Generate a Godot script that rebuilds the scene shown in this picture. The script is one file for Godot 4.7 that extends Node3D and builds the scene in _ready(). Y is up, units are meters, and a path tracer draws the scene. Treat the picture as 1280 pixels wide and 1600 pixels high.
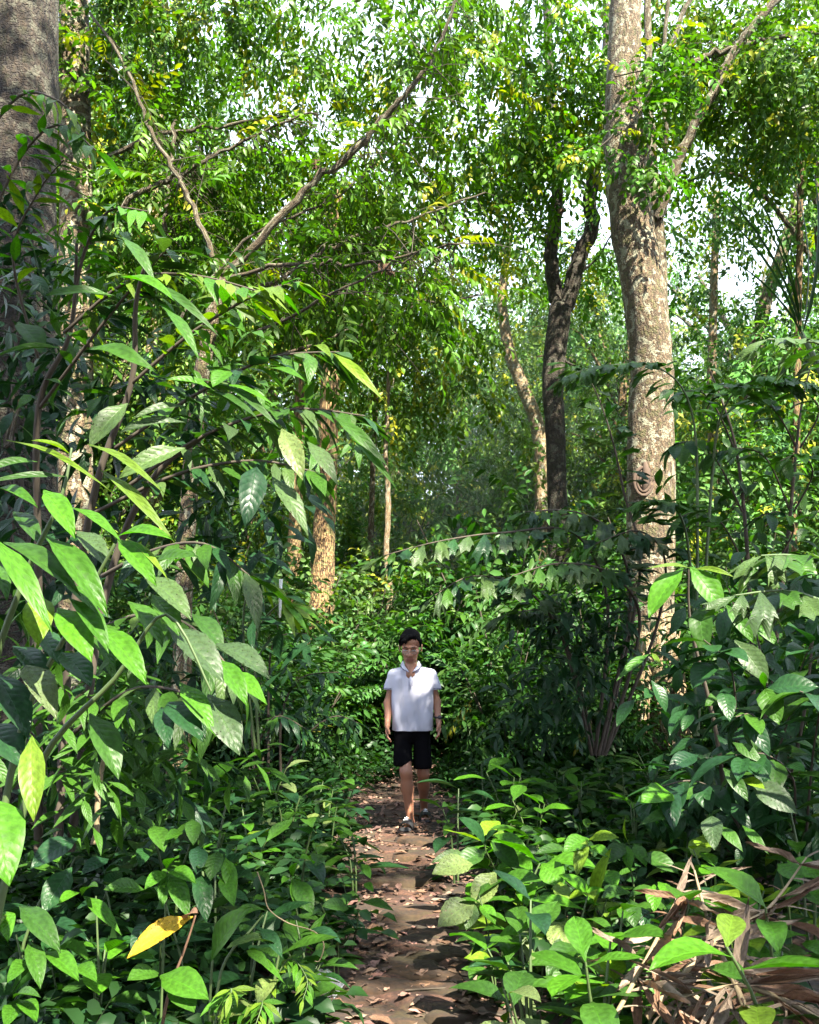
extends Node3D
# A forest trail: camera, sky, sun; ground and path; trees; understory; broad-leaved shrubs and palms; low plants; walker; small details.

const PITCH := 0.16057
const FOCAL := 1331.4
const EYE := Vector3(0, 1.5, 0)
const SUN := Vector3(0.33, 0.76, 0.54)      # towards the sun
var rng := RandomNumberGenerator.new()
var used := {}
var noise := FastNoiseLite.new()
var M := {}
var LEAF := {}
var SPRIG := {}
var flecks := []

class Mesher:
	var v := PackedVector3Array()
	var n := PackedVector3Array()
	var uv := PackedVector2Array()
	var c := PackedColorArray()
	var ix := PackedInt32Array()

	func sheet(p: PackedVector3Array, rows: int, cols: int, col: Color, closed := false, su := 1.0, sv := 1.0) -> void:
		var w := cols + 1
		var base := v.size()
		var last := Vector3.UP
		for i in rows + 1:
			for j in w:
				var a := p[mini(i + 1, rows) * w + j] - p[maxi(i - 1, 0) * w + j]
				var jr := j + 1
				var jl := j - 1
				if closed:
					jr = jr if jr <= cols else 1
					jl = jl if jl >= 0 else cols - 1
				else:
					jr = mini(jr, cols)
					jl = maxi(jl, 0)
				var q := a.cross(p[i * w + jr] - p[i * w + jl])
				if q.length_squared() < 1e-16:
					q = n[base + maxi(i - 1, 0) * w + j] if i > 0 else last
				else:
					q = q.normalized()
				last = q
				n.append(q)
				uv.append(Vector2(float(j) / cols * su, float(i) / rows * sv))
				c.append(col)
		v.append_array(p)
		for i in rows:
			for j in cols:
				var k := base + i * w + j
				ix.append_array(PackedInt32Array([k, k + 1, k + w, k + 1, k + w + 1, k + w]))

	func tube(pts: Array, radii: Array, sides := 8, col := Color.WHITE, rough := 0.0, su := 1.0, sv := 0.0, cap := true) -> void:
		var p := PackedVector3Array()
		var s := Vector3.RIGHT
		var total := 0.0
		var m := pts.size()
		for i in m:
			var t: Vector3 = (pts[mini(i + 1, m - 1)] - pts[maxi(i - 1, 0)]).normalized()
			if i == 0:
				s = t.cross(Vector3.FORWARD if absf(t.z) < 0.8 else Vector3.RIGHT).normalized()
			else:
				total += (pts[i] - pts[i - 1]).length()
			s = (s - t * s.dot(t)).normalized()
			var u := t.cross(s)
			for j in sides + 1:
				var a := -TAU * (j % sides) / sides
				var r: float = radii[i]
				if rough > 0.0:
					r *= 1.0 + rough * (sin(a * 3.0 + i * 0.9) * 0.4 + sin(a * 5.0 - i * 1.7 + 2.0) * 0.35 + sin(a * 2.0 + i * 0.35) * 0.5)
				p.append(pts[i] + (s * cos(a) + u * sin(a)) * r)
		if cap:
			for e in 2:
				var q: Vector3 = pts[0] if e == 0 else pts[m - 1]
				var ring := PackedVector3Array()
				ring.resize(sides + 1)
				ring.fill(q)
				if e == 0:
					p = ring + p
				else:
					p = p + ring
		sheet(p, m - 1 + (2 if cap else 0), sides, col, true, su, sv if sv > 0.0 else total)

	func blade(T: Transform3D, L: float, W: float, prof: int, droop: float, fold: float, rows: int, cols: int, col: Color, wave := 0.0, jag := PackedFloat32Array()) -> void:
		var p := PackedVector3Array()
		var y := 0.0
		var z := 0.0
		for i in rows + 1:
			var t := float(i) / rows
			var a := droop * t
			if i > 0:
				var am := droop * (t - 0.5 / rows)
				z += L / rows * cos(am)
				y -= L / rows * sin(am)
			var hw := 0.5 * W * Mesher.outline(prof, t)
			for j in cols + 1:
				var s := float(j) / cols * 2.0 - 1.0
				var lift := (absf(s) * fold - s * s * fold * 0.45) * hw + wave * W * sin(t * 11.0 + s * 2.6) * absf(s)
				var zz := z
				var yy := y
				if jag.size() > 0:
					var cut: float = 1.0 - jag[j] * smoothstep(0.45, 1.0, t)
					zz *= cut
					yy *= cut
				p.append(T * Vector3(s * hw, yy + lift * cos(a), zz + lift * sin(a)))
		sheet(p, rows, cols, col)

	static func outline(prof: int, t: float) -> float:
		if prof == 4:
			return minf(1.0, t * 8.0 + 0.25) * (1.0 - smoothstep(0.55, 1.0, t) * 0.96)
		if t < 0.09:
			return 0.05
		var s := (t - 0.09) / 0.91
		match prof:
			0: return maxf(0.012, pow(maxf(sin(PI * pow(s, 0.82)), 0.0), 0.85) * (1.0 - 0.35 * smoothstep(0.8, 1.0, s)))
			1: return maxf(0.012, pow(maxf(sin(PI * pow(s, 0.7)), 0.0), 1.1))
			2: return maxf(0.012, pow(maxf(sin(PI * pow(s, 0.6)), 0.0), 0.8))
			3: return 0.08 + 0.92 * pow(s, 0.8)
			5: return maxf(0.012, pow(maxf(sin(PI * pow(s, 1.15)), 0.0), 0.75))
		return 1.0

	func tri(a: Vector3, b: Vector3, d: Vector3, col: Color) -> void:
		var q := (d - a).cross(b - a).normalized()
		var k := v.size()
		v.append_array(PackedVector3Array([a, b, d]))
		n.append_array(PackedVector3Array([q, q, q]))
		uv.append_array(PackedVector2Array([Vector2(0, 0), Vector2(1, 0), Vector2(0, 1)]))
		c.append_array(PackedColorArray([col, col, col]))
		ix.append_array(PackedInt32Array([k, k + 1, k + 2]))

	func ball(T: Transform3D, col := Color.WHITE, rows := 8, cols := 12) -> void:
		var p := PackedVector3Array()
		for i in rows + 1:
			var b := -PI / 2 + PI * i / rows
			for j in cols + 1:
				var a := -TAU * (j % cols) / cols
				p.append(T * Vector3(cos(b) * cos(a), sin(b), -cos(b) * sin(a) * -1.0))
		sheet(p, rows, cols, col, true)

	func done() -> ArrayMesh:
		var arr := []
		arr.resize(Mesh.ARRAY_MAX)
		arr[Mesh.ARRAY_VERTEX] = v
		arr[Mesh.ARRAY_NORMAL] = n
		arr[Mesh.ARRAY_TEX_UV] = uv
		arr[Mesh.ARRAY_COLOR] = c
		arr[Mesh.ARRAY_INDEX] = ix
		var m := ArrayMesh.new()
		m.add_surface_from_arrays(Mesh.PRIMITIVE_TRIANGLES, arr)
		return m


# ------------------------------------------------------------------ small helpers

func at(px: float, py: float, d: float) -> Vector3:          # the point that far ahead (metres along the trail) seen in that direction
	var x := (px - 640.0) / FOCAL
	var y := (800.0 - py) / FOCAL
	var r := Vector3(x, y * cos(PITCH) + sin(PITCH), y * sin(PITCH) - cos(PITCH))
	return EYE + r * (d / -r.z)


func seen(p: Vector3) -> Vector2:                            # its inverse, to leave out what the photograph shows nothing of
	var q := p - EYE
	var f := q.y * sin(PITCH) - q.z * cos(PITCH)
	if f < 0.2:
		return Vector2(-9999, -9999)
	return Vector2(640.0 + q.x / f * FOCAL, 800.0 - (q.y * cos(PITCH) + q.z * sin(PITCH)) / f * FOCAL)


func ground_at(px: float, py: float, h := 0.0) -> Vector3:
	var lo := 1.5
	var hi := 60.0
	for k in 40:
		var mid := (lo + hi) * 0.5
		var p := at(px, py, mid)
		if p.y > soil(p.x, p.z) + h:
			lo = mid
		else:
			hi = mid
	return at(px, py, lo)


func path_x(z: float) -> float:
	var d := -z
	return 0.09 - 0.025 * d * 0.35 + 0.10 * sin(d * 0.55 + 0.4) * smoothstep(2.0, 9.0, d) + smoothstep(8.0, 20.0, d) * 1.4


func soil(x: float, z: float) -> float:
	var d := -z
	var off := absf(x - path_x(z))
	var y := noise.get_noise_2d(x * 22.0, z * 22.0) * 0.05 + noise.get_noise_2d(x * 90.0, z * 90.0) * 0.018
	y *= lerpf(0.4, 1.0, smoothstep(0.2, 0.7, off))
	y += smoothstep(0.25, 1.3, off) * 0.10 + smoothstep(2.0, 9.0, off) * 0.35
	if d > 0.0 and d < 14.0 and off < 0.6:
		var k := fposmod(d * 1.55 + 0.25 * sin(x * 5.0), 1.0)
		y += (0.035 * (1.0 - k) * smoothstep(0.0, 0.12, k) - 0.017) * (1.0 - smoothstep(0.25, 0.6, off))
	y += smoothstep(14.0, 60.0, d) * 3.0
	return y


func numbered(called: String) -> String:
	if not used.has(called):
		used[called] = 0
		return called
	used[called] += 1
	return "%s_%03d" % [called, used[called]]


func tag(o: Node3D, label: String, category: String, group := "") -> void:
	o.set_meta("label", label)
	o.set_meta("category", category)
	if group:
		o.set_meta("group", group)


func thing(called: String, label: String, category: String, where: Vector3, group := "") -> Node3D:
	var o := Node3D.new()
	o.name = numbered(called)
	add_child(o, true)
	o.position = where
	tag(o, label, category, group)
	return o


func put(root: Node3D, called: String, mesh: Mesh, mat: Material, T := Transform3D()) -> MeshInstance3D:   # T in the world; the root may not be turned yet
	var o := MeshInstance3D.new()
	o.name = called
	o.mesh = mesh
	o.material_override = mat
	root.add_child(o, true)
	var up := Transform3D()
	var r: Node = root
	while r != self and r is Node3D:
		up = (r as Node3D).transform * up
		r = r.get_parent()
	o.transform = up.affine_inverse() * T
	return o


func structure(called: String, mesh: Mesh, mat: Material) -> MeshInstance3D:
	var o := put(self, called, mesh, mat)
	o.set_meta("kind", "structure")
	return o


func scatter(root: Node3D, called: String, mesh: Mesh, mat: Material, where: Array, tints: Array, stuff := true) -> MultiMeshInstance3D:
	var mm := MultiMesh.new()
	mm.transform_format = MultiMesh.TRANSFORM_3D
	mm.use_colors = true
	mm.mesh = mesh
	mm.instance_count = where.size()
	var inv := Transform3D(Basis(), -root.position) if root != self else Transform3D()
	for i in where.size():
		mm.set_instance_transform(i, inv * where[i])
		mm.set_instance_color(i, tints[i])
	var o := MultiMeshInstance3D.new()
	o.name = called
	o.multimesh = mm
	o.material_override = mat
	if stuff:
		o.set_meta("kind", "stuff")
	root.add_child(o, true)
	return o


func facing(axis: Vector3, up: Vector3) -> Basis:            # a leaf's axes: along z, upper side y
	var z := axis.normalized()
	var x := up.cross(z)
	if x.length_squared() < 1e-5:
		x = Vector3.RIGHT.cross(z)
	x = x.normalized()
	return Basis(x, z.cross(x), z)


func rnd(a: float, b: float) -> float:
	return rng.randf_range(a, b)


func ball_point() -> Vector3:
	while true:
		var p := Vector3(rnd(-1, 1), rnd(-1, 1), rnd(-1, 1))
		if p.length_squared() <= 1.0:
			return p
	return Vector3.ZERO


func line(s: String) -> Array:                               # "px py depth radius, ..." -> [points, radii], smoothed
	var pts := []
	var rad := []
	for part in s.split(","):
		var a := part.strip_edges().split(" ", false)
		pts.append(at(float(a[0]), float(a[1]), float(a[2])))
		rad.append(float(a[3]) if a.size() > 3 else 0.01)
	return smooth(pts, rad)


func smooth(pts: Array, rad: Array, steps := 5) -> Array:
	var p := []
	var r := []
	var m := pts.size()
	for i in m - 1:
		for k in steps:
			var t := float(k) / steps
			p.append(pts[i].cubic_interpolate(pts[i + 1], pts[maxi(i - 1, 0)], pts[mini(i + 2, m - 1)], t))
			r.append(lerpf(rad[i], rad[i + 1], t))
	p.append(pts[m - 1])
	r.append(rad[m - 1])
	return [p, r]


func jitter(L: Array, amp: float) -> Array:
	for i in L[0].size():
		L[0][i] += Vector3(noise.get_noise_2d(i * 30.0, amp * 900.0), noise.get_noise_2d(i * 30.0, 55.0 + amp * 900.0), noise.get_noise_2d(i * 30.0, 99.0)) * amp
	return L


func lin(r: float, g: float, b: float) -> Color:
	return Color(r, g, b).linear_to_srgb()


func blocks_sun(p: Vector3, extra := 0.0) -> bool:                         # whether a leaf there would close one of the gaps through which the sun reaches the ground
	for f in flecks:
		var q: Vector3 = p - f[0]
		var along := q.dot(SUN.normalized())
		if along > 0.5 and (q - SUN.normalized() * along).length() < f[1] + 0.012 * along + extra:
			return true
	return false


# ------------------------------------------------------------------ textures and materials

func leaf_picture(spots: float, height := false) -> ImageTexture:
	var im := Image.create(128, 256, false, Image.FORMAT_RGBA8)
	var nz := FastNoiseLite.new()
	nz.seed = 5 + int(spots * 10)
	nz.frequency = 0.05
	for y in 256:
		for x in 128:
			var u := absf((x + 0.5) / 128.0 - 0.5) * 2.0
			var v := y / 256.0
			var ph := fposmod(v * 9.0 - u * 1.7 + nz.get_noise_2d(x, y) * 0.12 + (0.5 if x < 64 else 0.42), 1.0)
			var vein := exp(-pow(minf(ph, 1.0 - ph) / 0.07, 2.0)) * (1.0 - u * 0.4)
			var rib := exp(-pow(u / 0.035, 2.0))
			if height:
				var h := 0.35 + 0.5 * sin(ph * PI) * (1.0 - pow(u, 4.0)) - 0.3 * rib + nz.get_noise_2d(x * 5.0, y * 5.0) * 0.06
				im.set_pixel(x, y, Color(h, h, h))
				continue
			var k := 0.80 + nz.get_noise_2d(x * 0.7 + 300, y * 0.7) * 0.16 + nz.get_noise_2d(x * 4.0, y * 4.0) * 0.06
			var cr := Color(k, k, k).lerp(Color(0.93, 1.0, 0.80), vein * 0.35 + rib * 0.6)
			if spots > 0.0:
				var s := smoothstep(0.42, 0.6, nz.get_noise_2d(x * 5.0 + 90, y * 5.0) + nz.get_noise_2d(x * 1.1, y * 1.1 + 70) * 0.5 + spots * 0.1)
				cr = cr.lerp(Color(1.0, 0.98, 0.85), s * 0.75)
				var b := smoothstep(0.5, 0.62, nz.get_noise_2d(x * 2.3 + 500, y * 2.3) + spots * 0.05)
				cr = cr.lerp(Color(0.62, 0.45, 0.30), b * 0.6)
				var hole := nz.get_noise_2d(x * 1.5 + 900, y * 1.5 + 40) + nz.get_noise_2d(x * 4.0 + 10, y * 4.0 + 900) * 0.25 + 0.18 * pow(u, 4.0)
				cr = cr.lerp(Color(0.5, 0.33, 0.2), smoothstep(0.40, 0.50, hole) * 0.7)
				cr.a = 0.0 if hole > 0.50 and rib < 0.3 else 1.0
			im.set_pixel(x, y, cr)
	im.generate_mipmaps()
	return ImageTexture.create_from_image(im)


func bark_picture(kind: int, height := false) -> ImageTexture:
	var w := 256
	var h := 512
	var im := Image.create(w, h, false, Image.FORMAT_RGB8)
	var nz := FastNoiseLite.new()
	nz.seed = 30 + kind
	nz.frequency = 0.02
	nz.fractal_octaves = 4
	for y in h:
		for x in w:
			var a := TAU * x / w
			var cx := cos(a) * 40.0
			var cz := sin(a) * 40.0
			var fine := nz.get_noise_3d(cx * 4.0, y * 1.5, cz * 4.0)
			var crack := 0.0
			if kind == 1:      # long ridges
				crack = smoothstep(0.05, 0.35, absf(nz.get_noise_3d(cx * 5.0, y * 0.35, cz * 5.0)) * 2.0)
			else:              # short cross cracks and flakes
				crack = smoothstep(0.0, 0.22, absf(nz.get_noise_3d(cx * 2.5, y * 4.0, cz * 2.5 + 50.0)) * 2.0) * 0.6 + 0.4 * smoothstep(0.0, 0.25, absf(nz.get_noise_3d(cx * 4.0 + 80.0, y * 0.8, cz * 4.0)) * 2.0)
			if height:
				var k := clampf(0.25 + 0.6 * crack + fine * 0.35, 0.0, 1.0)
				im.set_pixel(x, y, Color(k, k, k))
				continue
			var cr := Color(0.45, 0.39, 0.31).lerp(Color(0.20, 0.16, 0.12), 1.0 - crack)
			if kind == 1:
				cr = Color(0.50, 0.40, 0.26).lerp(Color(0.25, 0.17, 0.10), 1.0 - crack)
			elif kind == 2:
				cr = Color(0.66, 0.57, 0.45).lerp(Color(0.42, 0.32, 0.22), (1.0 - crack) * 0.7)
			cr = cr * (1.0 + fine * 0.5)
			var blot := nz.get_noise_3d(cx * 1.3, y * 0.9 + 300.0, cz * 1.3)
			var edge := nz.get_noise_3d(cx * 6.0, y * 5.0, cz * 6.0 + 20.0) * 0.4
			if kind != 1:
				cr = cr.lerp(Color(0.70, 0.73, 0.66), smoothstep(0.12, 0.24, blot + edge) * 0.8)
			cr = cr.lerp(Color(0.40, 0.46, 0.26), smoothstep(0.16, 0.36, -blot + edge * 0.7) * 0.45)
			im.set_pixel(x, y, Color(clampf(cr.r, 0, 1), clampf(cr.g, 0, 1), clampf(cr.b, 0, 1)))
	im.generate_mipmaps()
	return ImageTexture.create_from_image(im)


func soil_picture(kind: int, height := false) -> ImageTexture:
	var im := Image.create(512, 512, false, Image.FORMAT_RGB8)
	var nz := FastNoiseLite.new()
	nz.seed = 61
	nz.frequency = 0.012
	nz.fractal_octaves = 5
	var fine := FastNoiseLite.new()
	fine.seed = 62
	fine.frequency = 0.11
	for y in 512:
		for x in 512:
			var a := TAU * x / 512.0
			var b := TAU * y / 512.0
			var s := nz.get_noise_3d(cos(a) * 81.0 + 200.0 * cos(b), sin(a) * 81.0, sin(b) * 81.0 * 2.0)
			var f := fine.get_noise_2d(x, y)
			if height:
				var k := clampf(0.5 + s * 0.5 + f * 0.25, 0, 1)
				im.set_pixel(x, y, Color(k, k, k))
				continue
			var cr := Color(0.20, 0.125, 0.09) if kind == 0 else Color(0.15, 0.11, 0.08)
			cr = cr.lerp(Color(0.31, 0.205, 0.15) if kind == 0 else Color(0.26, 0.18, 0.12), smoothstep(0.0, 0.35, s))
			cr = cr.lerp(Color(0.24, 0.20, 0.12), smoothstep(0.05, 0.35, -s) * 0.7)
			cr = cr * (1.0 + f * 0.35)
			im.set_pixel(x, y, Color(clampf(cr.r, 0, 1), clampf(cr.g, 0, 1), clampf(cr.b, 0, 1)))
	im.generate_mipmaps()
	return ImageTexture.create_from_image(im)


func mat(col: Color, rough := 0.8) -> StandardMaterial3D:
	var m := StandardMaterial3D.new()
	m.albedo_color = col
	m.roughness = rough
	return m


func leaf_mat(col: Color, pic: Texture2D, bump: Texture2D, glow := Color(0.75, 0.85, 0.35), rough := 0.42) -> StandardMaterial3D:
	var m := mat(col, rough)
	m.albedo_texture = pic
	m.backlight_enabled = true
	m.backlight = glow
	m.metallic_specular = 0.32
	if pic.get_image().detect_alpha() != Image.ALPHA_NONE:
		m.transparency = BaseMaterial3D.TRANSPARENCY_ALPHA_SCISSOR
		m.alpha_scissor_threshold = 0.5
	m.cull_mode = BaseMaterial3D.CULL_DISABLED
	if bump:
		m.heightmap_enabled = true
		m.heightmap_texture = bump
		m.heightmap_scale = 0.18
	return m


func make_materials() -> void:
	var plain_leaf := leaf_picture(0.0)
	var spotted := leaf_picture(1.0)
	var blotched := leaf_picture(2.2)
	var relief := leaf_picture(0.0, true)
	M.lime = []
	M.bright = []
	M.mid = []
	M.dark = []
	M.spotted = []
	M.pale = []
	for k in 4:
		var f := 0.8 + 0.13 * k
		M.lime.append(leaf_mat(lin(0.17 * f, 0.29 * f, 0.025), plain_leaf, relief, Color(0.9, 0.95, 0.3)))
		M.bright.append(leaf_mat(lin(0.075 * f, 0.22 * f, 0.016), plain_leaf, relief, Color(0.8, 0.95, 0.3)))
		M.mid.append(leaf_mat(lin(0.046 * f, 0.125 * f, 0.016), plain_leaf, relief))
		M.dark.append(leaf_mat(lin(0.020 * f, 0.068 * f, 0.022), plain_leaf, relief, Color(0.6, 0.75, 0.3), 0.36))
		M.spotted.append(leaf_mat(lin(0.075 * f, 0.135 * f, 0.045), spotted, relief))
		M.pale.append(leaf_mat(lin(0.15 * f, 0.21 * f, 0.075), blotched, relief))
	M.yellow = [leaf_mat(lin(0.55, 0.36, 0.03), blotched, relief, Color(0.9, 0.8, 0.3))]
	M.dry = []
	for k in 4:
		var f := 0.7 + 0.2 * k
		M.dry.append(leaf_mat(lin(0.20 * f, 0.115 * f, 0.075 * f), spotted, relief, Color(0.5, 0.4, 0.3), 0.7))
	M.straw = []
	for k in 3:
		var f := 0.75 + 0.25 * k
		M.straw.append(leaf_mat(lin(0.27 * f, 0.20 * f, 0.15 * f), plain_leaf, relief, Color(0.5, 0.4, 0.3), 0.75))
	var far := mat(Color.WHITE, 0.4)
	far.vertex_color_use_as_albedo = true
	far.backlight_enabled = true
	far.backlight = Color(0.85, 0.95, 0.3)
	far.cull_mode = BaseMaterial3D.CULL_DISABLED
	far.metallic_specular = 0.3
	M.foliage = far
	var rubbish := mat(Color.WHITE, 0.75)
	rubbish.vertex_color_use_as_albedo = true
	rubbish.cull_mode = BaseMaterial3D.CULL_DISABLED
	M.litter = rubbish
	for k in 3:
		var b := mat(Color.WHITE, 0.9)
		b.albedo_texture = bark_picture(k)
		b.heightmap_enabled = true
		b.heightmap_texture = bark_picture(k, true)
		b.heightmap_scale = 3.0
		M["bark%d" % k] = b
	M.bark3 = (M.bark0 as StandardMaterial3D).duplicate()
	M.bark3.albedo_color = Color(0.42, 0.40, 0.37)
	M.bark0.albedo_color = Color(0.78, 0.75, 0.70)
	M.bark2.albedo_color = Color(0.78, 0.76, 0.73)
	M.twig = mat(lin(0.045, 0.034, 0.022), 0.85)
	M.green_stem = mat(lin(0.045, 0.075, 0.02), 0.6)
	M.pale_stem = mat(lin(0.16, 0.12, 0.065), 0.7)
	for k in 3:
		var g := mat(Color.WHITE, 0.95)
		g.albedo_texture = soil_picture(k) if k < 2 else M.soil0.albedo_texture
		if k == 2:
			g.albedo_color = Color(0.82, 0.86, 0.74)
		g.heightmap_enabled = true
		g.heightmap_texture = soil_picture(k, true) if k < 1 else M.soil0.heightmap_texture
		g.heightmap_scale = 1.5
		g.uv1_triplanar = true
		g.uv1_world_triplanar = true
		g.uv1_scale = Vector3(0.7, 0.7, 0.7) if k == 0 else Vector3(0.45, 0.45, 0.45)
		M["soil%d" % k] = g


func make_meshes() -> void:
	# single leaves, one metre long: kind -> variants
	for kind in 6:
		var list := []
		for k in 4:
			var mb := Mesher.new()
			var jag := PackedFloat32Array()
			var cols := 4
			if kind == 3:
				cols = 6
				for j in 7:
					jag.append(rnd(0.0, 0.14) + (0.30 if j % 2 == 1 else 0.0) * rnd(0.4, 1.0) + absf(j - 2.0) * 0.055)
			var w: float = [0.40, 0.26, 0.52, 0.55, 0.05, 0.44][kind]
			mb.blade(Transform3D(), 1.0, w, kind, [0.25, 0.6, 0.95, 1.3][k], rnd(0.25, 0.6), 7 if kind != 3 else 5, cols, Color.WHITE, rnd(0.01, 0.035) if kind != 4 else 0.0, jag)
			list.append(mb.done())
		LEAF[kind] = list
	# dried leaves, curled
	var dry := []
	for k in 5:
		var mb := Mesher.new()
		mb.blade(Transform3D(), 1.0, rnd(0.34, 0.6), [0, 2, 0, 5, 1][k], rnd(-0.5, 0.9), rnd(-0.5, 1.3), 6, 4, Color.WHITE, rnd(0.05, 0.14))
		dry.append(mb.done())
	LEAF["dry"] = dry
	# sprigs of small leaves: fine drooping ones, broader ones, and coarse ones for far trees
	SPRIG.fine = []
	SPRIG.broad = []
	SPRIG.far = []
	SPRIG.pinnate = []
	for k in 4:
		SPRIG.fine.append(sprig(12, 0.5, 0.135, 0.34, 1, 3))
		SPRIG.broad.append(sprig(8, 0.38, 0.13, 0.46, 0, 3))
		SPRIG.far.append(sprig(26, 0.9, 0.17, 0.42, 0, 2))
		SPRIG.pinnate.append(sprig(14, 0.5, 0.15, 0.36, 0, 3))


func sprig(count: int, reach: float, L: float, w: float, prof: int, rows: int) -> ArrayMesh:
	var mb := Mesher.new()
	var pts := []
	var rad := []
	var bend := rnd(0.3, 0.9)
	var sway := rnd(-0.5, 0.5)
	for i in 5:
		var t := i / 4.0
		pts.append(Vector3(sway * t * t * reach * 0.4, -bend * t * t * reach * 0.45, t * reach))
		rad.append(lerpf(0.0042, 0.0015, t))
	mb.tube(pts, rad, 3, Color(0.6, 0.45, 0.3), 0.0, 1.0, 1.0, false)
	for i in count:
		var t := 1.0 if i == count - 1 else 0.1 + 0.86 * i / (count - 1.0)
		var q: Vector3 = pts[mini(int(t * 4), 3)].lerp(pts[mini(int(t * 4), 3) + 1], t * 4 - mini(int(t * 4), 3))
		if rows == 2:
			q += ball_point() * reach * 0.16
		var side := 1.0 if i % 2 == 0 else -1.0
		var ax := Vector3(side * rnd(0.55, 1.0), rnd(-0.75, 0.05), rnd(0.3, 0.9)) if i < count - 1 else Vector3(rnd(-0.2, 0.2), -0.5, 1.0)
		var b := facing(ax, Vector3(rnd(-0.35, 0.35), 1.0, rnd(-0.35, 0.35)))
		var g := rnd(0.65, 1.3)
		mb.blade(Transform3D(b, q), L * rnd(0.7, 1.15), L * w, prof, rnd(0.2, 1.2), rnd(0.2, 0.8), rows, 2, Color(g * rnd(0.9, 1.15), g, g * rnd(0.7, 1.2)))
	return mb.done()


# ------------------------------------------------------------------ foliage

func leafy(root: Node3D, called: String, kind: String, spots: Array, hue: Color, spread := 0.3, yellow := 0.08, carve := false) -> void:   # spots: [position, axis, scale]
	var per := [[], [], [], []]
	var tin := [[], [], [], []]
	for s in spots:
		if carve and blocks_sun(s[0] + s[1] * 0.22 * s[2], 0.20):
			continue
		var k := rng.randi() % 4
		var up := Vector3(rnd(-0.5, 0.5), 1.0, rnd(-0.5, 0.5))
		per[k].append(Transform3D(facing(s[1], up).scaled(Vector3.ONE * s[2]), s[0]))
		var f := exp(rnd(-spread, spread))
		var col := Color(hue.r * f * rnd(0.85, 1.15), hue.g * f, hue.b * f * rnd(0.8, 1.3))
		if rng.randf() < yellow:
			col = Color(hue.g * 1.5, hue.g * 1.6, hue.b * 0.8)
		tin[k].append(col)
	for k in 4:
		if per[k].size():
			scatter(root, called, SPRIG[kind][k], M.foliage, per[k], tin[k])


func along(out: Array, twigs: Mesher, L: Array, count: int, spread: float, scale: float, from := 0.15, back := 0.0) -> void:   # leafy twigs round a branch
	var pts: Array = L[0]
	for i in count:
		var t := rnd(from, 1.0) * (pts.size() - 1.001)
		var k := int(t)
		var p: Vector3 = pts[k].lerp(pts[k + 1], t - k)
		var tang: Vector3 = (pts[k + 1] - pts[k]).normalized()
		var o := ball_point()
		o.y = o.y * 0.7
		o = (o + tang * rnd(-0.2, 0.5)) * spread * sqrt(rng.randf()) - Vector3(0, 0, back * rng.randf())
		var q := p + o
		var ax := (o.normalized() * 0.8 + tang * 0.4 + Vector3(rnd(-0.4, 0.4), rnd(-0.5, 0.1), rnd(-0.4, 0.4))).normalized()
		out.append([q, ax, scale * rnd(0.75, 1.2)])
		if twigs and i % 2 == 0:
			var mid := p.lerp(q, 0.55) + Vector3(0, 0.05 * spread, 0)
			twigs.tube([p, mid, q], [0.006, 0.004, 0.0025], 3, Color.WHITE, 0.0, 1.0, 1.0, false)


func clump(out: Array, c: Vector3, r: float, count: int, scale: float, flat := 0.7) -> void:
	for i in count:
		var o := ball_point()
		o = o.normalized() * pow(o.length(), 0.5)
		o.y *= flat
		out.append([c + o * r, (Vector3(o.x, o.y * 0.4 - 0.35, o.z) + ball_point() * 0.5).normalized(), scale * rnd(0.75, 1.25)])


# ------------------------------------------------------------------ trees

func wood(root: Node3D, called: String, L: Array, m: Material, sides := 12, rough := 0.06, label := "") -> MeshInstance3D:
	var mb := Mesher.new()
	var r0: float = L[1][0]
	mb.tube(L[0], L[1], sides, Color.WHITE, rough, maxf(1.0, roundf(r0 * 4.0)), 0.0)
	for i in mb.uv.size():
		mb.uv[i].y *= 0.55
	var o := put(root, called, mb.done(), m)
	if label:
		o.set_meta("label", label)
	return o


func grounded(L: Array, extra := 0.15) -> Array:              # let a trunk's first point stand in the soil, with a flare
	var p: Vector3 = L[0][0]
	L[0][0] = Vector3(p.x, soil(p.x, p.z) - extra, p.z)
	L[1][0] *= 1.35
	return L


func tree(called: String, label: String, trunk: String, bark: int, limbs: Array, group := "", sides := 14) -> Array:
	var L := grounded(jitter(line(trunk), 0.03))
	var base: Vector3 = L[0][0]
	var root := thing(called, label, "tree", base, group)
	wood(root, "trunk", L, M["bark%d" % bark], sides, 0.05)
	var all := []
	for s in limbs:
		var B := jitter(line(s), 0.05)
		wood(root, "limb", B, M["bark%d" % bark], 8, 0.04)
		all.append(B)
	return [root, L, all]


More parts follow.
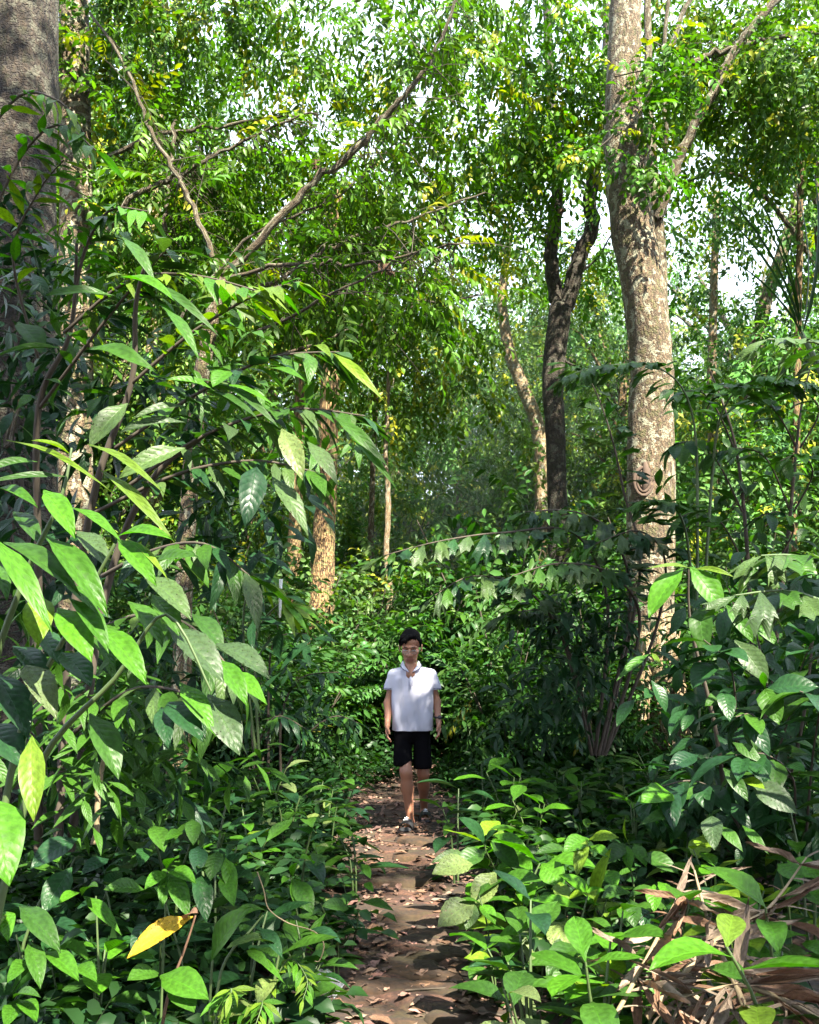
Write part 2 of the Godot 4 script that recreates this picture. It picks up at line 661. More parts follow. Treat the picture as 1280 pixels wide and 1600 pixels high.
func _ready() -> void:
	rng.seed = 4127
	noise.seed = 11
	noise.frequency = 0.05
	# camera
	var cam := Camera3D.new()
	cam.name = "camera"
	cam.position = EYE
	cam.rotation.x = PITCH
	cam.fov = 62.0
	cam.near = 0.05
	cam.far = 400.0
	add_child(cam)
	cam.current = true
	# sky, air and exposure
	var we := WorldEnvironment.new()
	we.name = "environment"
	var env := Environment.new()
	env.background_mode = Environment.BG_SKY
	var sm := ProceduralSkyMaterial.new()
	sm.sky_top_color = Color(0.78, 0.84, 0.95)
	sm.sky_horizon_color = Color(0.92, 0.90, 1.0)
	sm.ground_horizon_color = Color(0.45, 0.45, 0.40)
	sm.ground_bottom_color = Color(0.15, 0.14, 0.10)
	sm.sky_energy_multiplier = 0.7
	sm.ground_energy_multiplier = 0.5
	sm.sun_angle_max = 12.0
	var sky := Sky.new()
	sky.sky_material = sm
	env.sky = sky
	env.tonemap_mode = Environment.TONE_MAPPER_LINEAR
	env.tonemap_exposure = 10.0
	env.volumetric_fog_enabled = true
	env.volumetric_fog_density = 0.0
	env.sdfgi_enabled = true
	env.ssao_enabled = true
	env.ssil_enabled = true
	we.environment = env
	add_child(we)
	var mist := FogVolume.new()
	mist.name = "mist"
	mist.size = Vector3(120, 50, 56)
	mist.position = Vector3(0, 20, -45)
	var vapour := FogMaterial.new()
	vapour.density = 0.012
	vapour.albedo = Color(0.88, 0.96, 0.97)
	mist.material = vapour
	mist.set_meta("kind", "stuff")
	tag(mist, "pale mist hanging between the far trees", "mist")
	add_child(mist)
	# sun
	var sun := DirectionalLight3D.new()
	sun.name = "sun"
	sun.light_energy = 1.1
	sun.light_color = Color(1.0, 0.97, 0.90)
	sun.light_angular_distance = 0.5
	sun.shadow_enabled = true
	add_child(sun)
	sun.look_at_from_position(SUN * 50.0, Vector3.ZERO, Vector3.UP)

	make_materials()
	make_meshes()
	for s in ["670 1592 .22", "640 1302 .18", "720 1385 .20", "745 1400 .16", "850 1465 .20", "800 1550 .18", "570 1285 .26", "470 1290 .18", "930 1390 .12"]:
		var a: PackedStringArray = s.split(" ")
		flecks.append([ground_at(float(a[0]), float(a[1]), 0.12), float(a[2])])
	for s in ["1035 1110 9.6 .32", "1040 1010 9.6 .25", "400 455 3.5 .34", "300 460 3.5 .26", "470 580 3.4 .26", "560 600 3.4 .2", "360 620 3.4 .22", "455 690 3.3 .18", "250 700 3.2 .18", "350 430 8 .3", "820 600 17 .6", "500 960 13 .4", "140 720 2.3 .16", "110 890 2.2 .2", "50 1200 2.3 .12", "1080 900 4.4 .16", "740 950 11 .7", "600 980 12.5 .8", "700 960 12 .8", "720 1020 10.5 .5", "780 1000 11 .5", "640 760 22 1.5", "760 700 24 1.8", "560 700 22 1.5", "840 930 12 .5", "480 960 11.5 .5", "660 1060 10 .4", "580 1060 10.5 .4", "1120 650 12 .7", "1230 720 12 .7"]:
		var a: PackedStringArray = s.split(" ")
		flecks.append([at(float(a[0]), float(a[1]), float(a[2])), float(a[3])])
	build_ground()
	build_trees()
	build_understory()
	build_shrubs()
	build_palms()
	build_low_plants()
	build_walker()
	build_details()


# ------------------------------------------------------------------ ground

func build_ground() -> void:
	var xs := []
	var x := 0.0
	var step := 0.07
	while x < 120.0:
		xs.append(x)
		if x > 3.0:
			step *= 1.16
		x += step
	var all_x := []
	for i in range(xs.size() - 1, 0, -1):
		all_x.append(-xs[i])
	all_x.append_array(xs)
	var zs := []
	var d := -20.0
	while d < 160.0:
		zs.append(d)
		d += 2.0 if d < 0.0 else 0.09 if d < 12.0 else (d - 10.0) * 0.12
	var p := PackedVector3Array()
	for dz in zs:
		for xx in all_x:
			p.append(Vector3(xx, soil(xx, -dz), -dz))
	var mb := Mesher.new()
	mb.sheet(p, zs.size() - 1, all_x.size() - 1, Color.WHITE)
	for i in mb.n.size():
		if mb.n[i].y < 0.0:
			mb.n[i] = -mb.n[i]
	# rows run away from the camera, so the faces are turned over
	for i in range(0, mb.ix.size(), 3):
		var k := mb.ix[i + 1]
		mb.ix[i + 1] = mb.ix[i + 2]
		mb.ix[i + 2] = k
	structure("ground", mb.done(), M.soil1)
	# the trodden path
	p = PackedVector3Array()
	var rows := 0
	d = 1.5
	while d < 16.0:
		var c := path_x(-d)
		for j in 13:
			var s := j / 12.0 * 2.0 - 1.0
			var half := 0.19 + 0.09 * noise.get_noise_2d(d * 40.0, 20.0 if s < 0 else 90.0)
			var xx := c + s * half
			p.append(Vector3(xx, soil(xx, -d) + 0.006 - absf(s) * absf(s) * 0.004, -d))
		rows += 1
		d += 0.06
	mb = Mesher.new()
	mb.sheet(p, rows - 1, 12, Color.WHITE)
	for i in mb.n.size():
		if mb.n[i].y < 0.0:
			mb.n[i] = -mb.n[i]
	for i in range(0, mb.ix.size(), 3):
		var k := mb.ix[i + 1]
		mb.ix[i + 1] = mb.ix[i + 2]
		mb.ix[i + 2] = k
	var path := structure("path", mb.done(), M.soil0)
	# flat stones trodden into it
	for s in ["640 1372 .20", "648 1424 .17", "625 1440 .12", "655 1462 .2", "690 1490 .13", "640 1515 .19", "600 1540 .13", "685 1550 .16", "640 1585 .2", "650 1335 .15", "655 1312 .16", "720 1580 .12", "668 1275 .14", "665 1245 .15"]:
		var a: PackedStringArray = s.split(" ")
		var c := ground_at(float(a[0]), float(a[1]))
		var r := float(a[2])
		var q := PackedVector3Array()
		for ring in 4:
			for j in 13:
				var an := TAU * (j % 12) / 12.0
				var rr: float = [0.0, 0.75, 0.97, 1.04][ring] * r * (1.0 + 0.24 * sin(an * 3.0 + c.x * 40.0) * 0.6 + 0.2 * sin(an * 2.0 + c.z * 9.0) + 0.1 * sin(an * 5.0 + c.z * 3.0))
				var xz := Vector3(c.x + cos(an) * rr * 1.25, 0, c.z + sin(an) * rr * 0.8)
				xz.y = soil(c.x, c.z) + [0.015, 0.013, 0.006, -0.03][ring] + noise.get_noise_2d(xz.x * 420.0, xz.z * 420.0) * 0.016
				q.append(xz)
		var sb := Mesher.new()
		sb.sheet(q, 3, 12, Color.WHITE, true)
		for i in sb.n.size():
			if sb.n[i].y < 0.0:
				sb.n[i] = -sb.n[i]
		for i in range(0, sb.ix.size(), 3):
			var va := sb.v[sb.ix[i]]
			var nn := (sb.v[sb.ix[i + 2]] - va).cross(sb.v[sb.ix[i + 1]] - va)
			if nn.dot(sb.n[sb.ix[i]] + sb.n[sb.ix[i + 1]] + sb.n[sb.ix[i + 2]]) < 0.0:
				var k := sb.ix[i + 1]
				sb.ix[i + 1] = sb.ix[i + 2]
				sb.ix[i + 2] = k
		put(path, "stone", sb.done(), M.soil2)


# ------------------------------------------------------------------ trees in the photograph

func build_trees() -> void:
	var t: Array
	var out: Array
	var tw: Mesher
	# 1 arching tree whose boughs cross the upper half
	t = tree("arching_tree", "small-leaved tree with long bare boughs arching over the trail", "285 1080 8.2 .09, 290 850 8.2 .085, 310 620 8.1 .08, 345 435 8 .07", 0, [
		"345 435 8 .045, 420 360 7.9 .042, 490 285 7.8 .04, 560 230 7.7 .036, 605 180 7.6 .032, 640 140 7.5 .025, 690 60 7.4 .018, 720 -40 7.3 .01",
		"345 435 8 .03, 318 365 8 .026, 290 300 8.1 .024, 268 262 8.1 .022, 230 190 8.2 .02, 200 110 8.2 .018, 140 20 8.3 .014",
		"345 437 8 .02, 420 418 7.8 .02, 500 412 7.6 .018, 600 408 7.5 .014, 720 380 7.3 .009",
		"400 450 8.3 .025, 450 430 8.3 .024, 500 395 8.4 .022, 560 368 8.4 .018, 640 345 8.5 .014, 760 300 8.6 .009",
		"150 385 8.6 .03, 200 315 8.6 .03, 262 282 8.6 .028, 310 258 8.5 .024, 360 232 8.5 .018, 470 180 8.4 .01",
		"160 250 9 .028, 230 215 9 .026, 300 203 9 .022, 400 188 9 .016, 500 178 9 .01",
		"272 190 8.9 .02, 266 260 8.8 .024, 260 330 8.8 .026, 256 400 8.8 .028",
		"280 500 8.4 .02, 380 380 8.3 .016, 500 320 8.2 .012, 560 280 8.2 .01, 630 215 8.2 .006",
		"400 520 7.6 .016, 500 470 7.4 .014, 600 420 7.2 .01, 660 390 7.1 .006",
		"420 560 8.5 .02, 540 520 8.4 .016, 640 480 8.2 .012, 760 460 8.1 .008"])
	out = []
	tw = Mesher.new()
	var n := 0
	for B in t[2]:
		along(out, tw, B, [170, 120, 140, 110, 130, 140, 60, 100, 80, 45][n], 0.75, 0.95, 0.12, 1.3)
		n += 1
	for s in ["620 500 9 .9 68", "760 440 9.6 .8 55", "700 120 9.2 .9 93", "560 60 9.2 1.0 93", "420 90 9.6 1.0 80", "300 60 9.6 .9 74", "470 460 9.5 .9 74", "420 300 9.6 .8 24", "240 420 9.4 .8 68", "640 -20 9.2 1.0 93", "760 0 9.2 .8 62"]:
		var a: PackedStringArray = s.split(" ")
		clump(out, at(float(a[0]), float(a[1]), float(a[2])), float(a[3]), int(a[4]), 0.95)
	put(t[0], "twigs", tw.done(), M.twig).set_meta("kind", "stuff")
	leafy(t[0], "foliage", "fine", out, Color(0.078, 0.170, 0.020), 0.45, 0.06, true)

	# 2 big trunk on the left edge, with unseen leaf clumps overhead and behind, placed to shade the trail
	t = tree("buttressed_tree", "massive dark trunk on the left edge draped in creepers", "6 1250 6.2 .36, 10 900 6.2 .34, 18 500 6.2 .33, 26 150 6.2 .31, 36 -300 6.2 .28, 60 -900 6.2 .24", 3, [
		"60 -900 6.2 .2, 300 -1300 5.0 .14, 600 -1800 4.0 .08", "60 -900 6.2 .18, 100 -1500 5 .12, 500 -2600 3.2 .06"], "", 22)
	out = []
	for i in 125:
		var c := Vector3(rnd(-7.5, 7.5), rnd(8.0, 12.5), rnd(-2.6, 11.0))
		if c.z > 3.0:
			c.y = rnd(2.0, 12.0)  # low clumps behind the camera, out of view, closing off frontal sky light
		if seen(c).y > -160.0:
			continue
		clump(out, c, 1.3, 110, 1.15)
	leafy(t[0], "crown", "fine", out, Color(0.045, 0.125, 0.018), 0.3, 0.08, true)

	# 3 reddish trunk behind it
	t = tree("reddish_tree", "peeling reddish trunk just behind the massive left trunk", "118 1150 9.5 .2, 118 700 9.5 .19, 118 260 9.5 .19, 116 60 9.5 .18, 112 -200 9.5 .15", 0, ["114 0 9.5 .08, 200 -60 9 .05, 330 -120 8.8 .02"])
	out = []
	for s in ["190 60 9.6 .8 160", "150 180 9.9 .7 120", "200 330 10 .8 140", "100 -60 9 1 120", "330 -60 9 1 200"]:
		var a: PackedStringArray = s.split(" ")
		clump(out, at(float(a[0]), float(a[1]), float(a[2])), float(a[3]), int(a[4]), 0.95)
	leafy(t[0], "foliage", "broad", out, Color(0.07, 0.16, 0.018), 0.3, 0.2)

	# 4 main trunk on the right
	t = tree("lichened_tree", "thick grey-brown leaning trunk blotched with pale lichen", "1030 1195 10 .30, 1022 1090 10 .27, 1016 960 10 .26, 1012 850 10 .26, 1015 720 10 .262, 1018 620 10 .258, 1016 540 10 .255, 1000 420 10 .27, 982 300 10 .265, 974 180 10 .235, 976 60 10 .215, 980 -80 10 .2, 990 -500 10 .16", 0, [], "", 26)
	for s in ["1012 990 9.85 .10, 1006 1080 9.75 .09, 1001 1150 9.7 .07, 998 1215 9.6 .05", "1035 960 9.8 .10, 1032 1060 9.7 .09, 1042 1130 9.6 .08, 1060 1190 9.4 .05", "1048 960 9.9 .09, 1060 1060 9.8 .08, 1070 1130 9.7 .06, 1090 1200 9.6 .04"]:
		wood(t[0], "buttress_root", line(s), M.bark2, 10, 0.12)
	var kn := Mesher.new()
	for k in 3:
		var ring := []
		var rr := []
		for i in 15:
			var a := TAU * i / 14.0
			ring.append(at(1006 + cos(a) * (15 - k * 4.5), 752 + sin(a) * (22 - k * 6), 9.752 - k * 0.006))
			rr.append(0.022 - k * 0.004)
		kn.tube(ring, rr, 6, Color.WHITE, 0.25)
	kn.tube([at(1008, 722, 9.76), at(1010, 735, 9.735), at(1008, 755, 9.735), at(1004, 768, 9.75)], [0.02, 0.045, 0.045, 0.015], 7, Color.WHITE, 0.3)
	put(t[0], "knot", kn.done(), mat(lin(0.07, 0.045, 0.03), 0.95)).set_meta("label", "dark scarred knot")
	out = []
	tw = Mesher.new()
	for s in ["960 120 9.6 .01, 1020 110 9.4 .007, 1075 130 9.3 .004", "985 250 9.6 .012, 1010 235 9.4 .01, 1000 262 9.3 .006, 1030 270 9.2 .004", "960 215 9.5 .01, 985 195 9.4 .007, 1010 160 9.3 .004", "960 210 9.5 .01, 930 235 9.5 .006, 900 250 9.5 .003", "1010 60 9.6 .01, 1060 90 9.4 .006, 1080 150 9.3 .004"]:
		var B := line(s)
		wood(t[0], "shoot", B, M.twig, 5, 0.0)
		along(out, tw, B, 34, 0.28, 0.9)
	leafy(t[0], "foliage", "broad", out, Color(0.07, 0.17, 0.016), 0.3, 0.08)

	# 5 companion with the curved bough
	t = tree("curved_tree", "slender trunk beside the lichened tree throwing out one curved bough", "1040 1180 10.8 .11, 1042 800 10.8 .105, 1036 560 10.8 .105, 1030 420 10.8 .10, 1027 350 10.8 .095, 1020 260 10.8 .075, 1014 150 10.8 .06, 1012 20 10.8 .05, 1010 -150 10.8 .04", 0, [
		"1027 345 10.7 .07, 1042 300 10.6 .068, 1062 245 10.5 .068, 1085 195 10.4 .066, 1110 155 10.3 .064, 1145 85 10.2 .06, 1170 50 10.1 .056, 1225 -10 10 .05, 1330 -90 10 .04",
		"1045 130 10.4 .035, 1075 105 10.3 .04, 1110 85 10.3 .04, 1150 75 10.2 .04, 1200 62 10.1 .03, 1290 50 10 .02",
		"1035 110 10.8 .04, 1060 40 10.8 .035, 1085 -20 10.8 .03", "1034 330 11 .035, 1040 200 11 .035, 1038 100 11 .03, 1045 -50 11 .03"])
	out = []
	tw = Mesher.new()
	along(out, tw, t[2][0], 90, 0.7, 0.95, 0.45, 0.8)
	along(out, tw, t[2][1], 110, 0.7, 0.95, 0.4, 0.8)
	for s in ["1230 110 10 .7 120", "1210 190 11.5 .5 50", "1150 30 12 .8 120", "1060 60 12.5 .7 80", "1230 40 11 .7 80", "1255 230 11 .6 80", "1080 10 11.5 .6 60"]:
		var a: PackedStringArray = s.split(" ")
		clump(out, at(float(a[0]), float(a[1]), float(a[2])), float(a[3]), int(a[4]), 0.95)
	put(t[0], "twigs", tw.done(), M.twig).set_meta("kind", "stuff")
	leafy(t[0], "foliage", "broad", out, Color(0.075, 0.16, 0.018))

	# 6 forked tree
	t = tree("forked_tree", "grey tree forking into two boughs left of the lichened trunk", "872 1130 14 .22, 872 900 14 .18, 871 780 14 .165, 868 690 14 .17, 864 600 14 .18, 870 530 14 .19, 877 480 14 .2", 3, [
		"874 490 14 .13, 865 445 14 .125, 861 390 14 .12, 868 340 14 .12, 872 290 14 .1, 862 180 14 .09, 856 60 14 .085, 850 -80 14 .07",
		"880 490 14 .15, 895 440 13.9 .14, 908 395 13.9 .135, 926 350 13.9 .13, 922 310 13.9 .12, 936 230 13.8 .11, 946 120 13.8 .10, 950 0 13.8 .09, 955 -120 13.8 .07",
		"900 430 14 .02, 940 395 13.8 .016, 960 350 13.6 .008", "880 560 14 .02, 930 600 13.6 .014, 975 660 13.4 .008"])
	out = []
	tw = Mesher.new()
	for s in ["840 230 15.5 .9 130", "860 190 12.8 .8 150", "790 250 12.8 .8 130", "905 270 12.6 .5 70", "835 320 13 .45 50", "720 330 12.5 .7 90", "900 160 12.8 .8 130", "800 160 12.5 1.1 260", "880 90 12.5 1.1 260", "770 300 14.5 .9 120", "950 60 12.5 .9 160", "900 420 16 .8 90", "720 240 12.5 .8 120", "930 420 14.5 .7 100", "810 30 12 1.1 260", "790 380 15 .6 60"]:
		var a: PackedStringArray = s.split(" ")
		var c := at(float(a[0]), float(a[1]), float(a[2]))
		clump(out, c, float(a[3]), int(int(a[4]) * 0.6), 1.05)
		if rng.randf() < 0.55:
			continue
		var near_p: Vector3 = t[2][0][0][0]
		for B in [t[2][0], t[2][1]]:
			for q in B[0]:
				if q.distance_to(c - Vector3(0, 0.9, 0)) < near_p.distance_to(c - Vector3(0, 0.9, 0)):
					near_p = q
		var TB := smooth([near_p, near_p.lerp(c, 0.45) + Vector3(0, 0.25, 0.05), c], [0.014, 0.009, 0.004])
		jitter(TB, 0.22)
		TB[0][0] = near_p
		tw.tube(TB[0], TB[1], 5)
	put(t[0], "twigs", tw.done(), M.twig).set_meta("kind", "stuff")
	leafy(t[0], "foliage", "broad", out, Color(0.090, 0.205, 0.020), 0.35, 0.14)

	# 7.. slender and far trunks
	var list := [
		["slanted_tree", "sunlit tan trunk slanting to the right left of the forked tree", "850 1040 18 .15, 846 740 18 .15, 838 660 18 .16, 815 600 18 .15, 795 545 18 .13, 785 460 18 .10, 800 350 18 .07", 2],
		["ridged_tree", "stout brown trunk with long bark ridges left of the walker", "497 1040 13 .22, 500 960 13 .2, 504 880 13 .19, 508 800 13 .17, 512 700 13 .16, 520 500 13 .14, 525 300 13 .1", 1],
		["brown_tree", "narrow brown trunk close behind the ridged trunk", "455 1030 15 .15, 458 900 15 .13, 462 800 15 .12, 470 600 15 .1, 480 400 15 .08", 1],
		["pale_pole_tree", "straight thin pale trunk between ridged trunk and wavy trunk", "574 985 17 .07, 577 900 17 .065, 580 820 17 .06, 584 700 17 .055, 590 500 17 .04", 0],
		["wavy_tree", "thin wavy cream trunk rising just behind the walker", "608 1040 14.5 .055, 606 980 14.5 .055, 609 920 14.5 .055, 603 860 14.5 .05, 607 790 14.5 .05, 603 700 14.5 .04, 610 560 14.5 .03", 2],
		["grey_tree", "broad pale grey trunk far back in the haze", "620 1000 26 .2, 619 900 26 .2, 617 800 26 .18, 616 500 26 .15", 2],
		["cream_tree", "short visible length of cream trunk in the leaves at upper left", "238 1000 17 .2, 240 600 17 .18, 238 420 17 .17, 243 260 17 .16, 250 0 17 .12", 2],
		["pinkish_tree", "pinkish-brown straight trunk between the palms at right", "1108 1000 16 .11, 1111 800 16 .1, 1114 700 16 .1, 1112 560 16 .09, 1120 300 16 .07", 2],
		["stake_tree", "thin dark straight trunk at the far right", "1235 1050 12 .06, 1242 750 12 .055, 1248 450 12 .05, 1256 150 12 .04", 1],
		["leaning_tree", "leaning brown trunk hung with dry fronds at upper right", "1150 900 15 .14, 1165 700 15 .13, 1185 520 15 .13, 1220 400 15 .12, 1250 300 15 .11, 1275 150 15 .09", 0],
		["bare_tree", "small dark trunk seen through the gap over the trail", "715 1000 24 .1, 713 850 24 .1, 718 740 24 .09, 722 600 24 .07", 0],
		["hazy_tree", "twin of a thin hazy trunk standing deep in the gap", "735 1000 30 .12, 732 850 30 .12, 728 700 30 .1, 735 550 30 .07", 0],
	]
	for e in list:
		t = tree(e[0], e[1], e[2], e[3], [], "", 10)
		out = []
		var top: Vector3 = t[1][0][t[1][0].size() - 1]
		for k in 7:
			clump(out, top + Vector3(rnd(-1.6, 1.6), rnd(-1.2, 2.5), rnd(-1.6, 1.6)), rnd(0.7, 1.2), 60, 1.1)
		leafy(t[0], "foliage", "broad", out, Color(0.07, 0.16, 0.02).lerp(Color(0.10, 0.18, 0.02), rng.randf()), 0.35, 0.15)

	# far trees that close the view; crowns leave the bright gaps of the photograph open
	var gaps := ["450 170 70", "405 350 60", "610 250 70", "690 185 45", "400 40 50", "1090 110 90", "1180 60 90", "1240 440 70", "1170 330 60", "1060 330 40", "730 30 40", "330 200 30", "1100 470 50", "70 160 40"]
	var kinds := ["tall pale-green tree", "broad dark-crowned tree", "yellow-green feathery tree", "blue-green hazy tree"]
	var places := ["behind the arching boughs", "behind the forked tree", "beyond the lichened trunk", "at the far left behind the creepers", "over the trail's vanishing point", "at the far right above the palms"]
	for i in 34:
		var d: float = [17.0, 21.0, 26.0, 32.0, 40.0][i % 5] + rnd(-1.5, 1.5)
		var px := lerpf(-60.0, 1340.0, fposmod(i * 0.381966 + 0.13, 1.0))
		if i >= 26:      # just beyond the frame on either side
			d = 11.0 + (i - 26) * 1.3
			px = -330.0 + (i - 26) * 22.0 if i % 2 == 0 else 1400.0 + (i - 26) * 25.0
		var foot := at(px, 1016, d)
		foot.y = soil(foot.x, foot.z)
		var top := at(px + rnd(-30, 30), rnd(-40, 420), d).y
		if i < 26 and px > 430 and px < 930:      # the deep gap over the trail: lower trees, far back
			d = maxf(d, 23.0) + rnd(0.0, 6.0)
			foot = at(px, 1016, d)
			foot.y = soil(foot.x, foot.z)
			top = rnd(5.5, 11.0)
		elif i < 26 and px >= 930:
			d = maxf(d, 20.0)
			foot = at(px, 1016, d)
			foot.y = soil(foot.x, foot.z)
			top = minf(top, at(px, rnd(330, 640), d).y)
		var where := 5 if px > 1080 else 2 if px > 960 else 1 if px > 780 else 4 if px > 560 else 0 if px > 160 else 3
		var kind := i % 4
		var root := thing("forest_tree", "%s %s, %s" % [kinds[kind], places[where], ["nearest row", "second row", "third row", "fourth row", "farthest row"][i % 5] + " of trunks"], "tree", foot, "trees closing the view")
		var tr := smooth([foot - Vector3(0, 0.2, 0), foot + Vector3(rnd(-0.3, 0.3), top * 0.4, 0), foot + Vector3(rnd(-0.8, 0.8), top * 0.75, 0), foot + Vector3(rnd(-1, 1), top, 0)], [0.2, 0.16, 0.11, 0.04])
		wood(root, "trunk", tr, M["bark%d" % [0, 3, 1][i % 3]], 9, 0.05)
		out = []
		var half := d * 0.16 + 0.8
		var step_y := 0.0
		for k in 50:
			var c := Vector3(foot.x + rnd(-half, half), rnd(lerpf(0.6, 3.5, rng.randf()), top + 1.0), foot.z + rnd(-1.8, 1.8))
			var q := seen(c)
			if q.x < -160 - (400 if i >= 26 else 0) or q.x > 1440 + (400 if i >= 26 else 0) or q.y < -160:
				continue
			var open := false
			for s in gaps:
				var a: PackedStringArray = s.split(" ")
				if Vector2(float(a[0]), float(a[1])).distance_to(q) < float(a[2]) * 1.25:
					open = true
			if open and (d > 16.0 or rng.randf() < 0.5):
				continue
			clump(out, c, rnd(0.8, 1.5) * (0.7 + d * 0.018), 26 if d < 26 else 20, 0.62 + d * 0.017, 0.75)
			if k % 3 == 0:
				var B := smooth([tr[0][clampi(int((c.y / top) * 13.0) - 3, 1, 14)], (c + tr[0][clampi(int((c.y / top) * 13.0), 1, 14)]) * 0.5 + Vector3(0, 0.2, 0), c], [0.05, 0.035, 0.012], 3)
				wood(root, "limb", B, M["bark%d" % [0, 3, 1][i % 3]], 5, 0.0)
		leafy(root, "crown", "far", out, [Color(0.12, 0.22, 0.035), Color(0.08, 0.19, 0.03), Color(0.19, 0.27, 0.03), Color(0.10, 0.22, 0.06)][kind], 0.35, 0.10)  # crown colours lightened to paint in sunlight on the distant leaves


# ------------------------------------------------------------------ understory

func build_understory() -> void:
	# shrubs behind the walker and along both sides, one kind each of three, then copies
	var protos := []
	for k in 4:
		var root := thing("understory_shrub", "", "shrub", Vector3.ZERO, "shrubs of the understory")
		var out := []
		var st := Mesher.new()
		for j in 11:
			var a := TAU * j / 11.0 + rnd(-0.3, 0.3)
			var h := rnd(0.7, 1.9)
			var e := Vector3(cos(a) * rnd(0.2, 0.75), h, sin(a) * rnd(0.2, 0.75))
			var B := smooth([Vector3(e.x * 0.1, -0.1, e.z * 0.1), Vector3(e.x * 0.5, h * 0.6, e.z * 0.5), e], [0.012, 0.009, 0.004], 4)
			st.tube(B[0], B[1], 4)
			along(out, null, B, 17, 0.32, [0.8, 1.0, 0.75, 0.9][k], 0.2)
		put(root, "stem", st.done(), M.twig)
		leafy(root, "foliage", ["broad", "fine", "pinnate", "broad"][k], out, [Color(0.06, 0.125, 0.035), Color(0.035, 0.10, 0.02), Color(0.05, 0.13, 0.03), Color(0.085, 0.16, 0.045)][k], 0.4, 0.015)
		protos.append(root)
	var looks := ["grey-green broad-leaved bush", "dark fine-leaved bush", "feathery green bush", "pale yellow-green bush"]
	var spots := []
	for i in 400:
		var d := rnd(8.6, 20.0)
		var px := rnd(-40, 1320)
		var p := at(px, 1016, d)
		if absf(p.x - path_x(-d)) < (0.75 if d < 11.5 else 0.0) + 0.25:
			continue
		if px > 955 and px < 1120 and d < 10.6:
			continue
		var near := false
		for s in spots:
			if Vector2(s.x - p.x, s.z - p.z).length() < 0.85:
				near = true
		if near:
			continue
		p.y = soil(p.x, p.z)
		spots.append(p)
	for i in 300:
		var d := rnd(20.0, 34.0)
		var p := at(rnd(-40, 1320), 1016, d)
		p.y = soil(p.x, p.z)
		var near := false
		for s in spots:
			if Vector2(s.x - p.x, s.z - p.z).length() < 2.1:
				near = true
		if not near:
			spots.append(p)
	spots.append(Vector3(path_x(-13.5), 0.0, -13.0))
	spots.append(Vector3(path_x(-15.0) - 0.6, 0.1, -14.0))
	var n := 0
	for p in spots:
		var k := rng.randi() % 4
		if p.x > 0.6 and p.x < 5.0 and p.z > -12.0:
			k = 1
		var o: Node3D = protos[k]
		if protos[k].has_meta("placed"):
			o = protos[k].duplicate()
			o.name = numbered("understory_shrub")
			add_child(o, true)
		else:
			o.set_meta("placed", true)
		o.position = p
		o.rotation.y = rnd(0, TAU)
		var s := rnd(0.75, 1.2) * (1.0 if p.z > -12.0 else 1.4 if p.z > -20.0 else 2.6)
		o.scale = Vector3(s, s * rnd(0.9, 1.25), s)
		var q := seen(p)
		var zone := "beside the lichened trunk" if q.x > 900 and q.x < 1120 else "at the right edge of the clearing" if q.x >= 1120 else "under the forked tree" if q.x > 760 else "behind the walker" if q.x > 560 else "in front of the ridged trunk" if q.x > 420 else "under the arching boughs" if q.x > 200 else "below the massive left trunk"
		tag(o, ("tall " if o.scale.y / s > 1.1 else "squat " if o.scale.y / s < 0.98 else "") + looks[k] + " " + zone + (", in the near rows" if p.z > -11.5 else ", farther back" if p.z > -15.5 else ", in the back rows" if p.z > -20.0 else ", deep in the forest"), "shrub", "shrubs of the understory")
		n += 1
	# low cover between them
	var where := [[], []]
	var tint := [[], []]
	for i in 3400:
		var d := 2.4 + 13.6 * pow(rng.randf(), 0.9)
		var p := at(rnd(-40, 1320), 1016, d)
		if absf(p.x - path_x(-d)) < 0.30 + (0.25 if d < 9.0 else 0.0):
			continue
		p.y = soil(p.x, p.z)
		var sp := seen(p)
		if sp.x > 950 and sp.y > 1380 and rng.randf() < 0.9:
			continue
		var k := rng.randi() % 2
		for j in 3:
			where[k].append(Transform3D(facing(Vector3(rnd(-1, 1), rnd(0.15, 0.9), rnd(-1, 1)), Vector3.UP).scaled(Vector3.ONE * rnd(0.55, 1.0)), p + Vector3(0, rnd(0.0, 0.22), 0)))
			var f := exp(rnd(-0.4, 0.35))
			tint[k].append(Color(0.020 * f, 0.062 * f, 0.016 * f))
	for k in 2:
		var o := scatter(self, "ground_cover" if k == 0 else "ground_cover_001", SPRIG.broad[k], M.foliage, where[k], tint[k])
		tag(o, "low dark leafy cover on the forest floor under the shrubs" if k == 0 else "fine dark seedlings carpeting the forest floor beside the trail", "ground cover")


# ------------------------------------------------------------------ broad-leaved shrubs

func add_leaf(root: Node3D, kind: int, variant: int, m: Material, base: Vector3, axis: Vector3, up: Vector3, L: float, w := 1.0) -> MeshInstance3D:
	var b := facing(axis, up)
	return put(root, "leaf", LEAF[kind][variant], m, Transform3D(Basis(b.x * L * w, b.y * L, b.z * L), base))


func pick(list: Array) -> Material:
	return list[rng.randi() % list.size()]


